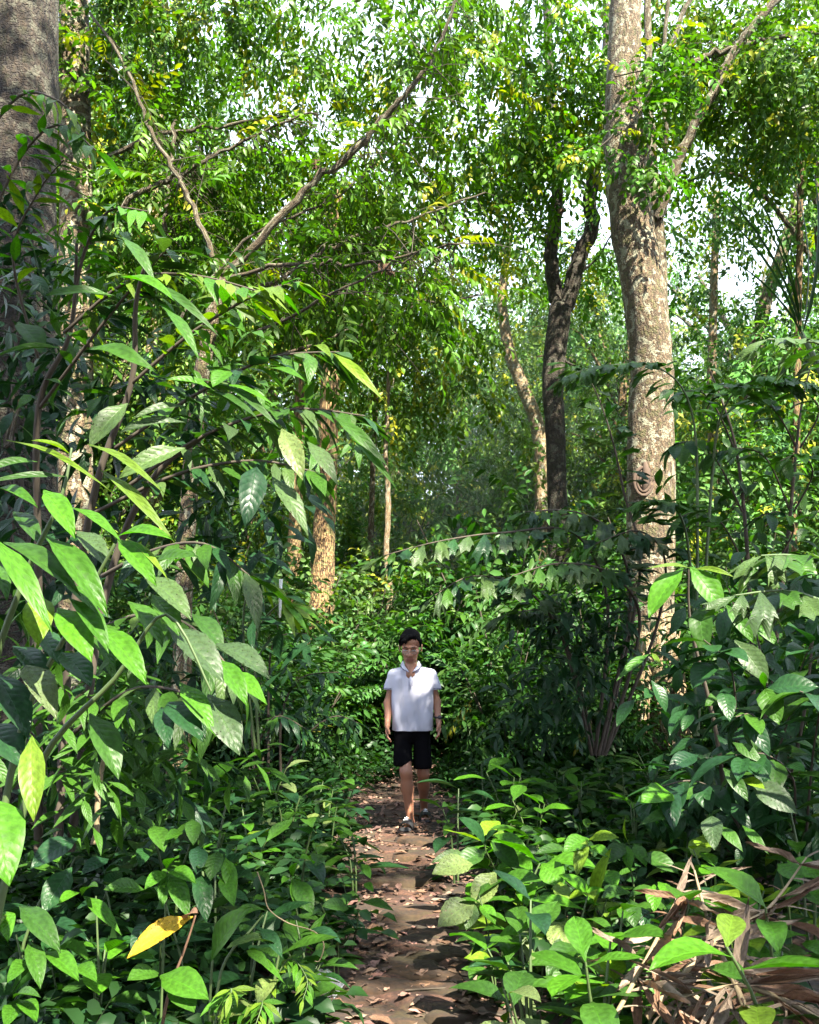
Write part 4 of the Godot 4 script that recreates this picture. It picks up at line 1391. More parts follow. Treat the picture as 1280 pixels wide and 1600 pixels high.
func nets(mb: Mesher, prims: Array, cell: float, k: float, col: Color, carve := []) -> void:
	var lo := Vector3.INF
	var hi := -Vector3.INF
	for p in prims:
		var r: float = maxf(p[2], p[3]) + cell * 3.0
		lo = lo.min(p[0] - Vector3.ONE * r).min(p[1] - Vector3.ONE * r)
		hi = hi.max(p[0] + Vector3.ONE * r).max(p[1] + Vector3.ONE * r)
	var nx := int(ceil((hi.x - lo.x) / cell)) + 1
	var ny := int(ceil((hi.y - lo.y) / cell)) + 1
	var nz := int(ceil((hi.z - lo.z) / cell)) + 1
	var f := PackedFloat32Array()
	f.resize(nx * ny * nz)
	f.fill(9.0)
	for p in prims:
		var a: Vector3 = p[0]
		var b: Vector3 = p[1]
		var ra: float = p[2]
		var rb: float = p[3]
		var sq: Vector3 = p[4] if p.size() > 4 else Vector3.ONE      # squash about the middle
		var mid := (a + b) * 0.5
		var r := maxf(ra, rb) * maxf(sq.x, maxf(sq.y, sq.z)) + k + cell * 2.5
		var i0 := ((a.min(b) - Vector3.ONE * r - lo) / cell).floor()
		var i1 := ((a.max(b) + Vector3.ONE * r - lo) / cell).ceil()
		var ab := b - a
		var inv := 1.0 / maxf(ab.length_squared(), 1e-9)
		var least := minf(sq.x, minf(sq.y, sq.z))
		for z in range(maxi(0, int(i0.z)), mini(nz, int(i1.z) + 1)):
			for y in range(maxi(0, int(i0.y)), mini(ny, int(i1.y) + 1)):
				var at_ := (z * ny + y) * nx
				for x in range(maxi(0, int(i0.x)), mini(nx, int(i1.x) + 1)):
					var q := lo + Vector3(x, y, z) * cell
					if least != 1.0 or sq != Vector3.ONE:
						q = mid + (q - mid) / sq
					var t := clampf((q - a).dot(ab) * inv, 0.0, 1.0)
					var d := ((q - a - ab * t).length() - lerpf(ra, rb, t)) * minf(least, 1.0)
					var o := f[at_ + x]
					var h := clampf(0.5 + 0.5 * (o - d) / k, 0.0, 1.0)
					f[at_ + x] = lerpf(o, d, h) - k * h * (1.0 - h) if o < 8.0 else d
	for p in carve:
		var r: float = p[1] + cell
		var i0: Vector3 = ((p[0] - Vector3.ONE * r - lo) / cell).floor()
		var i1: Vector3 = ((p[0] + Vector3.ONE * r - lo) / cell).ceil()
		for z in range(maxi(0, int(i0.z)), mini(nz, int(i1.z) + 1)):
			for y in range(maxi(0, int(i0.y)), mini(ny, int(i1.y) + 1)):
				for x in range(maxi(0, int(i0.x)), mini(nx, int(i1.x) + 1)):
					var q := lo + Vector3(x, y, z) * cell
					var e: float = p[1] - (q - p[0]).length()
					var w := (z * ny + y) * nx + x
					f[w] = maxf(f[w], e)
	var ids := {}
	var base := mb.v.size()
	var sx := 1
	var sy := nx
	var sz := nx * ny
	for z in nz - 1:
		for y in ny - 1:
			for x in nx - 1:
				var w := z * sz + y * sy + x
				var neg := 0
				var vals := [f[w], f[w + sx], f[w + sy], f[w + sx + sy], f[w + sz], f[w + sx + sz], f[w + sy + sz], f[w + sx + sy + sz]]
				if f[w] > 2.0:
					continue
				for e in vals:
					if e < 0.0:
						neg += 1
				if neg == 0 or neg == 8:
					continue
				var sum := Vector3.ZERO
				var cnt := 0
				for e in [[0, 1], [2, 3], [4, 5], [6, 7], [0, 2], [1, 3], [4, 6], [5, 7], [0, 4], [1, 5], [2, 6], [3, 7]]:
					var va: float = vals[e[0]]
					var vb: float = vals[e[1]]
					if (va < 0.0) != (vb < 0.0):
						var t := va / (va - vb)
						var pa := Vector3(e[0] & 1, (e[0] >> 1) & 1, e[0] >> 2)
						var pb := Vector3(e[1] & 1, (e[1] >> 1) & 1, e[1] >> 2)
						sum += pa.lerp(pb, t)
						cnt += 1
				ids[w] = mb.v.size()
				mb.v.append(lo + (Vector3(x, y, z) + sum / cnt) * cell)
				var g := Vector3(vals[1] + vals[3] + vals[5] + vals[7] - vals[0] - vals[2] - vals[4] - vals[6], vals[2] + vals[3] + vals[6] + vals[7] - vals[0] - vals[1] - vals[4] - vals[5], vals[4] + vals[5] + vals[6] + vals[7] - vals[0] - vals[1] - vals[2] - vals[3])
				mb.n.append(g.normalized() if g.length() > 1e-9 else Vector3.UP)
				mb.uv.append(Vector2((lo.x + x * cell) * 4.0, (lo.y + y * cell) * 4.0))
				mb.c.append(col)
	for w in ids:
		var fa: float = f[w]
		for axis in 3:
			var st: int = [sx, sy, sz][axis]
			if (fa < 0.0) == (f[w + st] < 0.0):
				continue
			var s1: int = [sy, sz, sx][axis]
			var s2: int = [sz, sx, sy][axis]
			if not (ids.has(w - s1) and ids.has(w - s2) and ids.has(w - s1 - s2)):
				continue
			var q := [ids[w], ids[w - s1], ids[w - s1 - s2], ids[w - s2]]
			if fa >= 0.0:
				q = [q[0], q[3], q[2], q[1]]
			# keep the turn that agrees with the outward normal
			var A := mb.v[q[0]]
			var nn := (mb.v[q[2]] - A).cross(mb.v[q[1]] - A)
			if nn.dot(mb.n[q[0]] + mb.n[q[1]] + mb.n[q[2]]) < 0.0:
				q = [q[0], q[3], q[2], q[1]]
			mb.ix.append_array(PackedInt32Array([q[0], q[1], q[2], q[0], q[2], q[3]]))


func build_walker() -> void:
	var D := 7.72
	var J := func(px: float, py: float, dz: float) -> Vector3: return at(px, py, D - dz)
	var feet := ground_at(640, 1287)
	var root := thing("person", "person in white polo shirt and black shorts walking down the trail, looking down", "person", Vector3(feet.x, soil(feet.x, feet.z), feet.z))
	var skin := mat(Color.WHITE, 0.5)
	skin.vertex_color_use_as_albedo = true
	skin.subsurf_scatter_enabled = true
	skin.subsurf_scatter_strength = 0.15
	var tone := Color(0.30, 0.145, 0.09)
	var mb := Mesher.new()
	# joints
	var neck: Vector3 = J.call(642, 1040, 0.02)
	var chest: Vector3 = J.call(643, 1070, 0.0)
	var pelvis: Vector3 = J.call(644, 1142, 0.0)
	var shl: Vector3 = J.call(615.5, 1055, 0.0)
	var shr: Vector3 = J.call(673, 1055, 0.0)
	var ell: Vector3 = J.call(607, 1099, -0.01)
	var elr: Vector3 = J.call(682, 1098, -0.02)
	var wrl: Vector3 = J.call(605.5, 1131, 0.06)
	var wrr: Vector3 = J.call(685.5, 1127, 0.06)
	var hil: Vector3 = J.call(630, 1150, 0.0)
	var hir: Vector3 = J.call(660, 1150, 0.0)
	var knl: Vector3 = J.call(634.5, 1206, 0.12)
	var knr: Vector3 = J.call(661.5, 1208, 0.0)
	var anl := Vector3(J.call(641, 1268, 0.06).x, soil(0, -7.6) + 0.075, -7.64)
	var anr := Vector3(J.call(663, 1262, -0.2).x, soil(0.1, -8.0) + 0.085, -8.05)
	var tol := anl + Vector3(-0.035, -0.05, 0.17)
	var tor := anr + Vector3(0.012, -0.055, 0.165)
	nets(mb, [
		[chest + Vector3(0, 0.02, 0), pelvis, 0.105, 0.10, Vector3(1.15, 1, 0.85)], [shl - Vector3(0, 0.012, 0), shr - Vector3(0, 0.012, 0), 0.036, 0.036], [neck - Vector3(0, 0.05, 0.02), neck + Vector3(0, 0.06, 0.02), 0.055, 0.052], [neck + Vector3(0, -0.075, 0.062), neck + Vector3(0, 0.0, 0.03), 0.040, 0.045],
		[shl - Vector3(0, 0.012, 0), ell, 0.040, 0.036], [ell, wrl, 0.038, 0.025], [shr - Vector3(0, 0.012, 0), elr, 0.040, 0.036], [elr, wrr, 0.038, 0.025],
		[hil, knl, 0.072, 0.05], [knl, knl.lerp(anl, 0.35) + Vector3(0, 0, -0.02), 0.049, 0.052], [knl.lerp(anl, 0.3) + Vector3(0, 0, -0.02), anl, 0.052, 0.031],
		[hir, knr, 0.072, 0.05], [knr, knr.lerp(anr, 0.35) + Vector3(0, 0, -0.02), 0.049, 0.052], [knr.lerp(anr, 0.3) + Vector3(0, 0, -0.02), anr, 0.052, 0.031],
		[anl - Vector3(0, 0.03, 0.03), tol, 0.03, 0.022, Vector3(1.25, 0.9, 1)], [anr - Vector3(0, 0.03, 0.03), tor, 0.03, 0.022, Vector3(1.25, 0.9, 1)],
	], 0.011, 0.03, tone)
	# toes
	for e in [[anl, tol, -1.0], [anr, tor, 1.0]]:
		var fwd: Vector3 = (e[1] - e[0]) * Vector3(1, 0, 1)
		fwd = fwd.normalized()
		var sd := fwd.cross(Vector3.UP)
		var toes := []
		for i in 5:
			var off: float = (i - 2) * 0.016
			var l: float = [0.058, 0.052, 0.046, 0.04, 0.033][i if e[2] < 0 else i]
			var p0: Vector3 = e[1] + sd * off * -e[2] + Vector3(0, -0.004, 0) - fwd * 0.01
			toes.append([p0, p0 + fwd * l, 0.0105 if i > 0 else 0.013, 0.008 if i > 0 else 0.011])
		nets(mb, toes, 0.0045, 0.004, Color(0.36, 0.18, 0.13))
	# hands: palm, four fingers and a thumb each
	for e in [[wrl, ell, -1.0], [wrr, elr, 1.0]]:
		var dn: Vector3 = ((e[0] - e[1]).normalized() + Vector3(0, -0.8, 0.1)).normalized()
		var out_: Vector3 = Vector3(e[2], 0, 0)
		var fore: Vector3 = out_.cross(dn) * e[2]
		if fore.z < 0.0:
			fore = -fore
		var prim := [[e[0] - dn * 0.02, e[0] + dn * 0.02, 0.025, 0.024], [e[0] + dn * 0.03 + fore * 0.015, e[0] + dn * 0.085 + fore * 0.022, 0.018, 0.016], [e[0] + dn * 0.03 - fore * 0.012, e[0] + dn * 0.085 - fore * 0.02, 0.018, 0.016]]
		var inward := -out_
		for i in 4:
			var f0: Vector3 = e[0] + dn * 0.085 + fore * (0.030 - i * 0.019)
			var l: float = [0.040, 0.045, 0.042, 0.034][i]
			var f1: Vector3 = f0 + (dn + inward * 0.25 + fore * 0.1).normalized() * l
			var f2: Vector3 = f1 + (dn + inward * 0.9).normalized() * l * 0.75
			prim.append([f0, f1, 0.0098, 0.0088])
			prim.append([f1, f2, 0.0088, 0.0075])
		var t0: Vector3 = e[0] + dn * 0.035 + fore * 0.025
		var t1: Vector3 = t0 + (dn * 0.7 + fore * 0.6 + inward * 0.3).normalized() * 0.042
		prim.append([t0, t1, 0.0125, 0.0105])
		prim.append([t1, t1 + (dn + inward * 0.3).normalized() * 0.03, 0.0105, 0.0085])
		nets(mb, prim, 0.004, 0.006, tone)
	# head, tipped forward
	var hc: Vector3 = J.call(641.5, 1010.5, 0.045)
	var tip := Basis(Vector3.UP, -0.08) * Basis(Vector3.RIGHT, 0.42)
	var H := func(x: float, y: float, z: float) -> Vector3: return hc + tip * (Vector3(x, y, z) * 1.12)
	nets(mb, [
		[H.call(0, 0.035, -0.02), H.call(0, 0.045, -0.035), 0.088, 0.088, Vector3(1.0, 1.05, 1.1)], [H.call(0, -0.03, 0.03), H.call(0, -0.07, 0.042), 0.075, 0.060, Vector3(1.02, 1.1, 0.95)],
		[H.call(0, -0.105, 0.062), H.call(0, -0.10, 0.062), 0.032, 0.032, Vector3(1.2, 0.9, 1)], [H.call(-0.045, -0.02, 0.052), H.call(-0.042, -0.03, 0.05), 0.024, 0.024], [H.call(0.045, -0.02, 0.052), H.call(0.042, -0.03, 0.05), 0.024, 0.024],
		[H.call(0, 0.008, 0.088), H.call(0, -0.028, 0.108), 0.009, 0.014], [H.call(-0.014, -0.034, 0.094), H.call(0.014, -0.034, 0.094), 0.011, 0.011], [H.call(-0.05, 0.026, 0.073), H.call(0.05, 0.026, 0.073), 0.014, 0.014],
		[H.call(-0.022, -0.068, 0.083), H.call(0.022, -0.068, 0.083), 0.009, 0.009], [H.call(-0.018, -0.079, 0.080), H.call(0.018, -0.079, 0.080), 0.010, 0.010],
		[H.call(-0.088, 0.0, -0.01), H.call(-0.086, -0.03, 0.0), 0.016, 0.011, Vector3(0.6, 1.2, 1)], [H.call(0.088, 0.0, -0.01), H.call(0.086, -0.03, 0.0), 0.016, 0.011, Vector3(0.6, 1.2, 1)],
		[H.call(0, -0.05, -0.015), neck, 0.054, 0.054],
	], 0.0045, 0.012, tone, [[H.call(-0.033, 0.003, 0.096), 0.016], [H.call(0.033, 0.003, 0.096), 0.016]])
	var lips := (H.call(0, -0.073, 0.09) as Vector3)
	for i in mb.v.size():
		var dl := (mb.v[i] - lips)
		if absf(dl.x) < 0.03 and absf(dl.y) < 0.014 and absf(dl.z) < 0.03:
			mb.c[i] = Color(0.24, 0.09, 0.07)
	put(root, "body", mb.done(), skin)
	# eyes and brows
	for s in [-1.0, 1.0]:
		var eye := Mesher.new()
		eye.ball(Transform3D(tip.scaled(Vector3(0.015, 0.0075, 0.012)), H.call(s * 0.033, 0.002, 0.076)))
		put(root, "eye", eye.done(), mat(lin(0.25, 0.22, 0.2), 0.2))
		var br := Mesher.new()
		br.tube([H.call(s * 0.012, 0.030, 0.092), H.call(s * 0.035, 0.036, 0.088), H.call(s * 0.056, 0.030, 0.074)], [0.003, 0.0045, 0.002], 5)
		put(root, "eyebrow", br.done(), mat(lin(0.012, 0.01, 0.009), 0.8))
	# hair with a side-swept fringe
	mb = Mesher.new()
	nets(mb, [
		[H.call(0, 0.062, -0.042), H.call(0, 0.056, -0.028), 0.083, 0.084, Vector3(1.07, 0.98, 1.14)], [H.call(-0.055, 0.088, 0.026), H.call(0.03, 0.097, 0.022), 0.028, 0.024],
		[H.call(0.0, 0.105, 0.045), H.call(-0.045, 0.082, 0.072), 0.020, 0.016], [H.call(-0.045, 0.082, 0.072), H.call(-0.066, 0.046, 0.066), 0.017, 0.008], [H.call(-0.02, 0.095, 0.062), H.call(-0.03, 0.062, 0.082), 0.013, 0.006],
		[H.call(-0.078, 0.06, 0.012), H.call(-0.082, 0.012, 0.006), 0.018, 0.008], [H.call(0.078, 0.06, 0.012), H.call(0.082, 0.012, 0.006), 0.018, 0.008], [H.call(0, 0.0, -0.09), H.call(0, 0.05, -0.08), 0.06, 0.07],
	], 0.0045, 0.010, Color.WHITE)
	for i in mb.v.size():
		var q: Vector3 = mb.v[i] - hc
		mb.v[i] += mb.n[i] * (sin(q.x * 420.0 + q.z * 90.0) * 0.0016 + noise.get_noise_3d(q.x * 700.0, q.y * 500.0, q.z * 700.0) * 0.006)
	var hm := mat(lin(0.003, 0.0025, 0.003), 0.65)
	hm.metallic_specular = 0.2
	put(root, "hair", mb.done(), hm)
	# glasses
	mb = Mesher.new()
	for s in [-1.0, 1.0]:
		var ring := []
		var rr := []
		for i in 17:
			var a := TAU * i / 16.0
			ring.append(H.call(s * 0.034 + cos(a) * 0.024, -0.002 + sin(a) * 0.017, 0.104 - absf(cos(a)) * 0.004))
			rr.append(0.0013)
		mb.tube(ring, rr, 5)
		mb.tube([H.call(s * 0.058, 0.002, 0.1), H.call(s * 0.086, 0.004, 0.06), H.call(s * 0.093, 0.002, -0.005)], [0.0014, 0.0014, 0.0014], 5)
	mb.tube([H.call(-0.010, 0.002, 0.104), H.call(0, 0.006, 0.108), H.call(0.010, 0.002, 0.104)], [0.0015, 0.0015, 0.0015], 5)
	var wire := mat(lin(0.6, 0.55, 0.5), 0.25)
	wire.metallic = 0.9
	var gl := put(root, "glasses", mb.done(), wire)
	for s in [-1.0, 1.0]:
		var lens_ := Mesher.new()
		lens_.ball(Transform3D(tip.scaled(Vector3(0.0235, 0.0165, 0.0008)), H.call(s * 0.034, -0.002, 0.102)))
		var pane := mat(Color(0.9, 0.95, 1.0, 0.02), 0.02)
		pane.metallic_specular = 0.05
		pane.transparency = BaseMaterial3D.TRANSPARENCY_ALPHA
		put(gl, "lens", lens_.done(), pane)
	# shirt
	var white := mat(lin(0.47, 0.47, 0.56), 0.9)
	mb = Mesher.new()
	var hemc: Vector3 = J.call(644.5, 1134, 0.01)
	nets(mb, [
		[J.call(624, 1064, 0.0), J.call(628, 1146, 0.01), 0.080, 0.085, Vector3(0.98, 1, 1.12)], [J.call(665, 1064, 0.0), J.call(661.5, 1146, 0.01), 0.080, 0.085, Vector3(0.98, 1, 1.12)], [J.call(643, 1062, 0.01), J.call(644, 1146, 0.02), 0.10, 0.105], [neck + Vector3(0, -0.055, -0.01), shl + Vector3(0.004, 0.0, 0), 0.062, 0.056], [neck + Vector3(0, -0.055, -0.01), shr + Vector3(-0.004, 0.0, 0), 0.062, 0.056],
		[shl + Vector3(0, -0.006, 0), J.call(609, 1074, 0.0), 0.054, 0.053], [shr + Vector3(0, -0.006, 0), J.call(680.5, 1074, 0.0), 0.056, 0.053], [neck + Vector3(0, -0.055, -0.015), neck + Vector3(0, -0.03, -0.03), 0.085, 0.064],
	], 0.009, 0.02, Color.WHITE, [[neck + Vector3(0, -0.025, 0.105), 0.052], [neck + Vector3(0, -0.055, 0.135), 0.034]])
	# flat hems: drop what hangs below the hem line, and fold the cloth there
	var hem_y: float = (J.call(644, 1142, 0.1) as Vector3).y
	var cuff_y: float = (J.call(607, 1078, 0.05) as Vector3).y
	for i in mb.v.size():
		var q := mb.v[i]
		var out_x := absf(q.x - chest.x)
		if q.y < hem_y:
			mb.v[i].y = hem_y + (q.y - hem_y) * 0.04
		elif out_x > 0.165 and q.y < cuff_y and q.y > cuff_y - 0.1:
			mb.v[i].y = cuff_y + (q.y - cuff_y) * 0.05
		elif out_x < 0.17:
			var w := (1.0 - smoothstep(0.0, 0.35, q.y - hem_y)) * 0.009 + 0.0055
			mb.v[i] += mb.n[i] * Vector3(1, 0, 1) * (sin(q.x * 55.0 + q.y * 14.0) * w + sin(q.x * 23.0 - q.y * 31.0 + 1.0) * w * 0.7)
	var shirt := put(root, "polo_shirt", mb.done(), white)
	# collar flaps, placket and thin navy trim
	var navy := mat(lin(0.03, 0.035, 0.10), 0.8)
	for s in [-1.0, 1.0]:
		var c0: Vector3 = neck + Vector3(s * 0.066, 0.045, -0.01)
		var cb: Vector3 = neck + Vector3(s * 0.05, 0.05, -0.07)
		var tipc: Vector3 = neck + Vector3(s * 0.072, -0.028, 0.075)
		var vee: Vector3 = neck + Vector3(s * 0.006, -0.062, 0.105)
		var grid := PackedVector3Array()
		var inner_ := [cb, c0, neck + Vector3(s * 0.05, -0.005, 0.065), vee]
		var outer := [cb + Vector3(s * 0.035, -0.04, -0.015), c0 + Vector3(s * 0.028, -0.042, 0.01), tipc, vee + Vector3(s * 0.022, 0.014, -0.004)]
		for i in 4:
			for j in 4:
				var q: Vector3 = inner_[i].lerp(outer[i], j / 3.0)
				grid.append(q + Vector3(0, 0.006 * sin(PI * j / 3.0), 0.006 * sin(PI * j / 3.0)))
		var cl := Mesher.new()
		cl.sheet(grid, 3, 3, Color.WHITE)
		var back := PackedVector3Array()
		for i in 4:
			for j in 4:
				back.append(grid[i * 4 + 3 - j] - Vector3(0, 0.004, 0.003))
		cl.sheet(back, 3, 3, Color.WHITE)
		var cm := put(shirt, "collar", cl.done(), white)
		var tr := Mesher.new()
		var edge := smooth([outer[0], outer[1], outer[2], outer[3]], [0.003, 0.003, 0.003, 0.002], 3)
		tr.tube(edge[0], edge[1], 5)
		put(shirt, "collar_trim", tr.done(), navy)
		var cu := Mesher.new()
		var ring := []
		var rr := []
		var cc: Vector3 = J.call(609 if s < 0 else 680.5, 1075, 0.0)
		for i in 17:
			var a := TAU * i / 16.0
			ring.append(Vector3(cc.x + cos(a) * 0.055, cuff_y + 0.010, cc.z + sin(a) * 0.055))
			rr.append(0.0028)
		cu.tube(ring, rr, 5)
		put(shirt, "sleeve_trim", cu.done(), navy)
	mb = Mesher.new()
	mb.tube([neck + Vector3(0, -0.10, 0.100), neck + Vector3(0.001, -0.12, 0.106), neck + Vector3(0.002, -0.17, 0.112)], [0.010, 0.014, 0.013], 8)
	put(shirt, "placket", mb.done(), white)
	for k in 2:
		var bt := Mesher.new()
		bt.ball(Transform3D(Basis().scaled(Vector3(0.005, 0.005, 0.003)), neck + Vector3(0.001, -0.09 - 0.05 * k, 0.140 + 0.007 * k)))
		put(shirt, "button", bt.done(), mat(lin(0.6, 0.6, 0.62), 0.3))
	# shorts
	mb = Mesher.new()
	nets(mb, [
		[J.call(629.5, 1140, 0.0), J.call(629.5, 1190, 0.06), 0.074, 0.084, Vector3(1, 1, 1.1)], [J.call(659.5, 1140, 0.0), J.call(660.5, 1194, 0.02), 0.074, 0.084, Vector3(0.98, 1, 1.1)], [J.call(636, 1146, 0.02), J.call(652, 1146, 0.0), 0.086, 0.086],
	], 0.009, 0.012, Color.WHITE)
	var hl: float = (J.call(630, 1197, 0.1) as Vector3).y
	var hr: float = (J.call(660, 1202, 0.1) as Vector3).y
	for i in mb.v.size():
		var q := mb.v[i]
		var y: float = hl if q.x < chest.x + 0.01 else hr
		if q.y < y:
			mb.v[i].y = y + (q.y - y) * 0.05
	var black := mat(lin(0.004, 0.004, 0.005), 1.0)
	black.metallic_specular = 0.15
	put(root, "shorts", mb.done(), black)
	# watch
	mb = Mesher.new()
	var wr := wrr.lerp(elr, 0.22)
	var ring2 := []
	var rr2 := []
	for i in 17:
		var a := TAU * i / 16.0
		ring2.append(wr + Vector3(cos(a) * 0.033, 0.0, sin(a) * 0.033))
		rr2.append(0.009)
	mb.tube(ring2, rr2, 6)
	var wt := put(root, "watch", mb.done(), mat(lin(0.01, 0.01, 0.01), 0.5))
	mb = Mesher.new()
	mb.ball(Transform3D(Basis().scaled(Vector3(0.016, 0.018, 0.008)), wr + Vector3(0.012, 0, 0.034)))
	put(wt, "watch_face", mb.done(), mat(lin(0.03, 0.03, 0.035), 0.15))
	# slides: sole, strap and the white leaf emblem with its word
	for e in [[anl, tol], [anr, tor]]:
		var f: Vector3 = (e[1] - e[0]) * Vector3(1, 0, 1)
		f = f.normalized()
		var sd := f.cross(Vector3.UP)
		var heel: Vector3 = e[0] - f * 0.06
		var sole_y: float = soil(e[1].x, e[1].z) + 0.012
		var sole := Mesher.new()
		var prim := [[heel, heel, 0.036, 0.036, Vector3(1, 0.32, 1)]]
		var A := Vector3(heel.x, sole_y, heel.z)
		var B: Vector3 = Vector3(e[1].x, sole_y, e[1].z) + f * 0.035
		nets(sole, [[A, B, 0.044, 0.054, Vector3(1.0, 0.36, 1.0)]], 0.008, 0.01, Color.WHITE)
		var sl := put(root, "slide", sole.done(), mat(lin(0.012, 0.012, 0.014), 0.7))
		var strap := PackedVector3Array()
		for i in 5:
			var along_: float = -0.075 + 0.02 * i + 0.02
			for j in 11:
				var a := PI * j / 10.0
				var c: Vector3 = Vector3(e[1].x, sole_y, e[1].z) + f * along_
				strap.append(c + sd * cos(a) * 0.060 + Vector3(0, 0.004 + sin(a) * (0.075 - i * 0.006), 0))
		var sm := Mesher.new()
		sm.sheet(strap, 4, 10, Color.WHITE)
		var rev := PackedVector3Array()
		for i in 5:
			for j in 11:
				rev.append(strap[i * 11 + 10 - j] - Vector3(0, 0.004, 0))
		sm.sheet(rev, 4, 10, Color.WHITE)
		put(sl, "strap", sm.done(), mat(lin(0.012, 0.012, 0.014), 0.55))
		var up := (Vector3.UP * 0.55 - f * 0.83).normalized()
		var nrm := (Vector3.UP * 0.83 + f * 0.55).normalized()
		var oc: Vector3 = Vector3(e[1].x, sole_y + 0.081, e[1].z) - f * 0.008
		var em := Mesher.new()
		for k in [-1, 0, 1]:
			var ax := up.rotated(nrm, -k * 0.72)
			var L := 0.026 if k == 0 else 0.022
			em.ball(Transform3D(Basis(nrm.cross(ax) * 0.0055, nrm * 0.0015, ax * L * 0.5), oc + ax * L * 0.55), Color.WHITE, 6, 10)
		put(sl, "emblem", em.done(), mat(lin(0.55, 0.55, 0.55), 0.7))
		var tm := TextMesh.new()
		tm.text = "adidas"
		tm.font_size = 16
		tm.pixel_size = 0.0009
		tm.depth = 0.001
		var font := SystemFont.new()
		font.font_names = PackedStringArray(["Droid Sans"])
		font.font_weight = 700
		tm.font = font
		put(sl, "lettering", tm, mat(lin(0.8, 0.8, 0.8), 0.6), Transform3D(Basis(up.cross(nrm), up, nrm), oc - up * 0.012 + nrm * 0.003))


# ------------------------------------------------------------------ details

func build_details() -> void:
	# litter too fine to pick apart
	var per := [[], [], [], [], []]
	var tin := [[], [], [], [], []]
	for i in 5200:
		var d := 2.2 + pow(rng.randf(), 1.4) * 12.0
		var x := path_x(-d) + rng.randfn(0.0, 0.75)
		if absf(x - path_x(-d)) < 0.15 and rng.randf() < 0.55:
			continue
		var k := rng.randi() % 5
		var b := facing(Vector3(rnd(-1, 1), rnd(-0.12, 0.12), rnd(-1, 1)), Vector3(rnd(-0.3, 0.3), 1, rnd(-0.3, 0.3)))
		per[k].append(Transform3D(b.scaled(Vector3.ONE * rnd(0.03, 0.09)), Vector3(x, soil(x, -d) + rnd(0.008, 0.02), -d)))
		var f := exp(rnd(-0.8, 0.5))
		tin[k].append(Color(0.15 * f, 0.085 * f * rnd(0.85, 1.1), 0.058 * f))
	for k in 5:
		var o := scatter(self, numbered("leaf_litter"), LEAF["dry"][k], M.litter, per[k], tin[k])
		tag(o, ["brown oval leaf litter strewn along the trail", "broad curled brown litter along the trail", "small flat brown litter along the trail", "blunt brown litter along the trail", "narrow brown litter along the trail"][k], "leaf litter", "leaf litter of the trail")
	# single dead leaves on the path
	for i in 110:
		var d := 3.4 + pow(rng.randf(), 1.2) * 4.6
		var x := path_x(-d) + rnd(-0.42, 0.42)
		var o := MeshInstance3D.new()
		o.name = numbered("dead_leaf")
		o.mesh = LEAF["dry"][rng.randi() % 5]
		var tan_ := rng.randf() < 0.25
		o.material_override = pick(M.straw) if tan_ else pick(M.dry)
		add_child(o, true)
		var b := facing(Vector3(rnd(-1, 1), rnd(-0.1, 0.1), rnd(-1, 1)), Vector3(rnd(-0.25, 0.25), 1, rnd(-0.25, 0.25)))
		o.transform = Transform3D(b.scaled(Vector3.ONE * rnd(0.06, 0.12)), Vector3(x, soil(x, -d) + 0.02, -d))
		var edge := absf(x - path_x(-d)) > 0.25
		tag(o, ("tan" if tan_ else "brown") + " curled dead leaf lying " + (("on the left edge" if x < path_x(-d) else "on the right edge") if edge else "in the middle") + " of the trail " + ("close by" if d < 4.6 else "half-way to the walker" if d < 6.0 else "near the walker's feet"), "dead leaf", "dead leaves on the trail")
	for i in 16:
		var d := 3.5 + i * 0.28
		var x := path_x(-d) + rnd(-0.7, 0.7)
		var a := rnd(-0.6, 0.6)
		var l := rnd(0.12, 0.34)
		var tw_pts := []
		for k in 4:
			var q := Vector3(x + cos(a) * l * (k / 3.0 - 0.5) + rnd(-0.012, 0.012), 0, -d + sin(a) * l * (k / 3.0 - 0.5) + rnd(-0.012, 0.012))
			tw_pts.append(Vector3(q.x, soil(q.x, q.z) + 0.014, q.z))
		var tm_ := Mesher.new()
		tm_.tube(tw_pts, [0.005, 0.0045, 0.004, 0.002], 5)
		tag(put(self, numbered("fallen_twig"), tm_.done(), M.twig), "thin dead twig lying on the litter at the " + ("left" if x < path_x(-d) else "right") + " of the trail" + (", close by" if d < 5.0 else ", near the walker" if d > 6.6 else ", half-way"), "twig", "twigs on the trail")
	# dry palm frond collapsed over the plants at lower right
	var root := thing("dead_palm_frond", "large dead palm frond with pinkish-brown shrivelled blades lying at lower right", "palm frond", ground_at(1120, 1540))
	for s in ["1010 1590 2.90 .012, 1060 1530 2.95 .011, 1130 1460 3.08 .009, 1200 1420 3.26 .006, 1260 1340 3.43 .003", "1180 1620 2.73 .012, 1150 1540 2.90 .010, 1110 1450 3.17 .007, 1085 1360 3.43 .004", "960 1590 2.82 .008, 1020 1480 3.08 .007, 1070 1380 3.43 .004", "1290 1600 2.73 .01, 1220 1560 2.82 .008, 1150 1540 2.90 .006, 1060 1560 2.90 .003"]:
		frond(root, line(s), 17, 0.30, ["straw", "straw", "dry"], M.pale_stem, 4, 0.1, 0.25, 0.8)
		var L := line(s)
		for i in 18:
			var p: Vector3 = L[0][3 + rng.randi() % (L[0].size() - 4)]
			var b := facing(Vector3(rnd(-1, 1), rnd(-0.5, 0.45), rnd(-0.2, 1)), Vector3(rnd(-1, 1), 0.6, 1))
			var s2 := rnd(0.16, 0.3)
			put(root, "blade", LEAF["dry"][rng.randi() % 5], pick(M.dry if i % 3 == 0 else M.straw), Transform3D(Basis(b.x * s2 * rnd(0.13, 0.34), b.y * s2, b.z * s2 * 1.15), p))
	# yellow dying leaf and its plant
	root = thing("withering_plant", "plant with one big yellow leaf browning at its edges, lower left", "plant", ground_at(240, 1690))
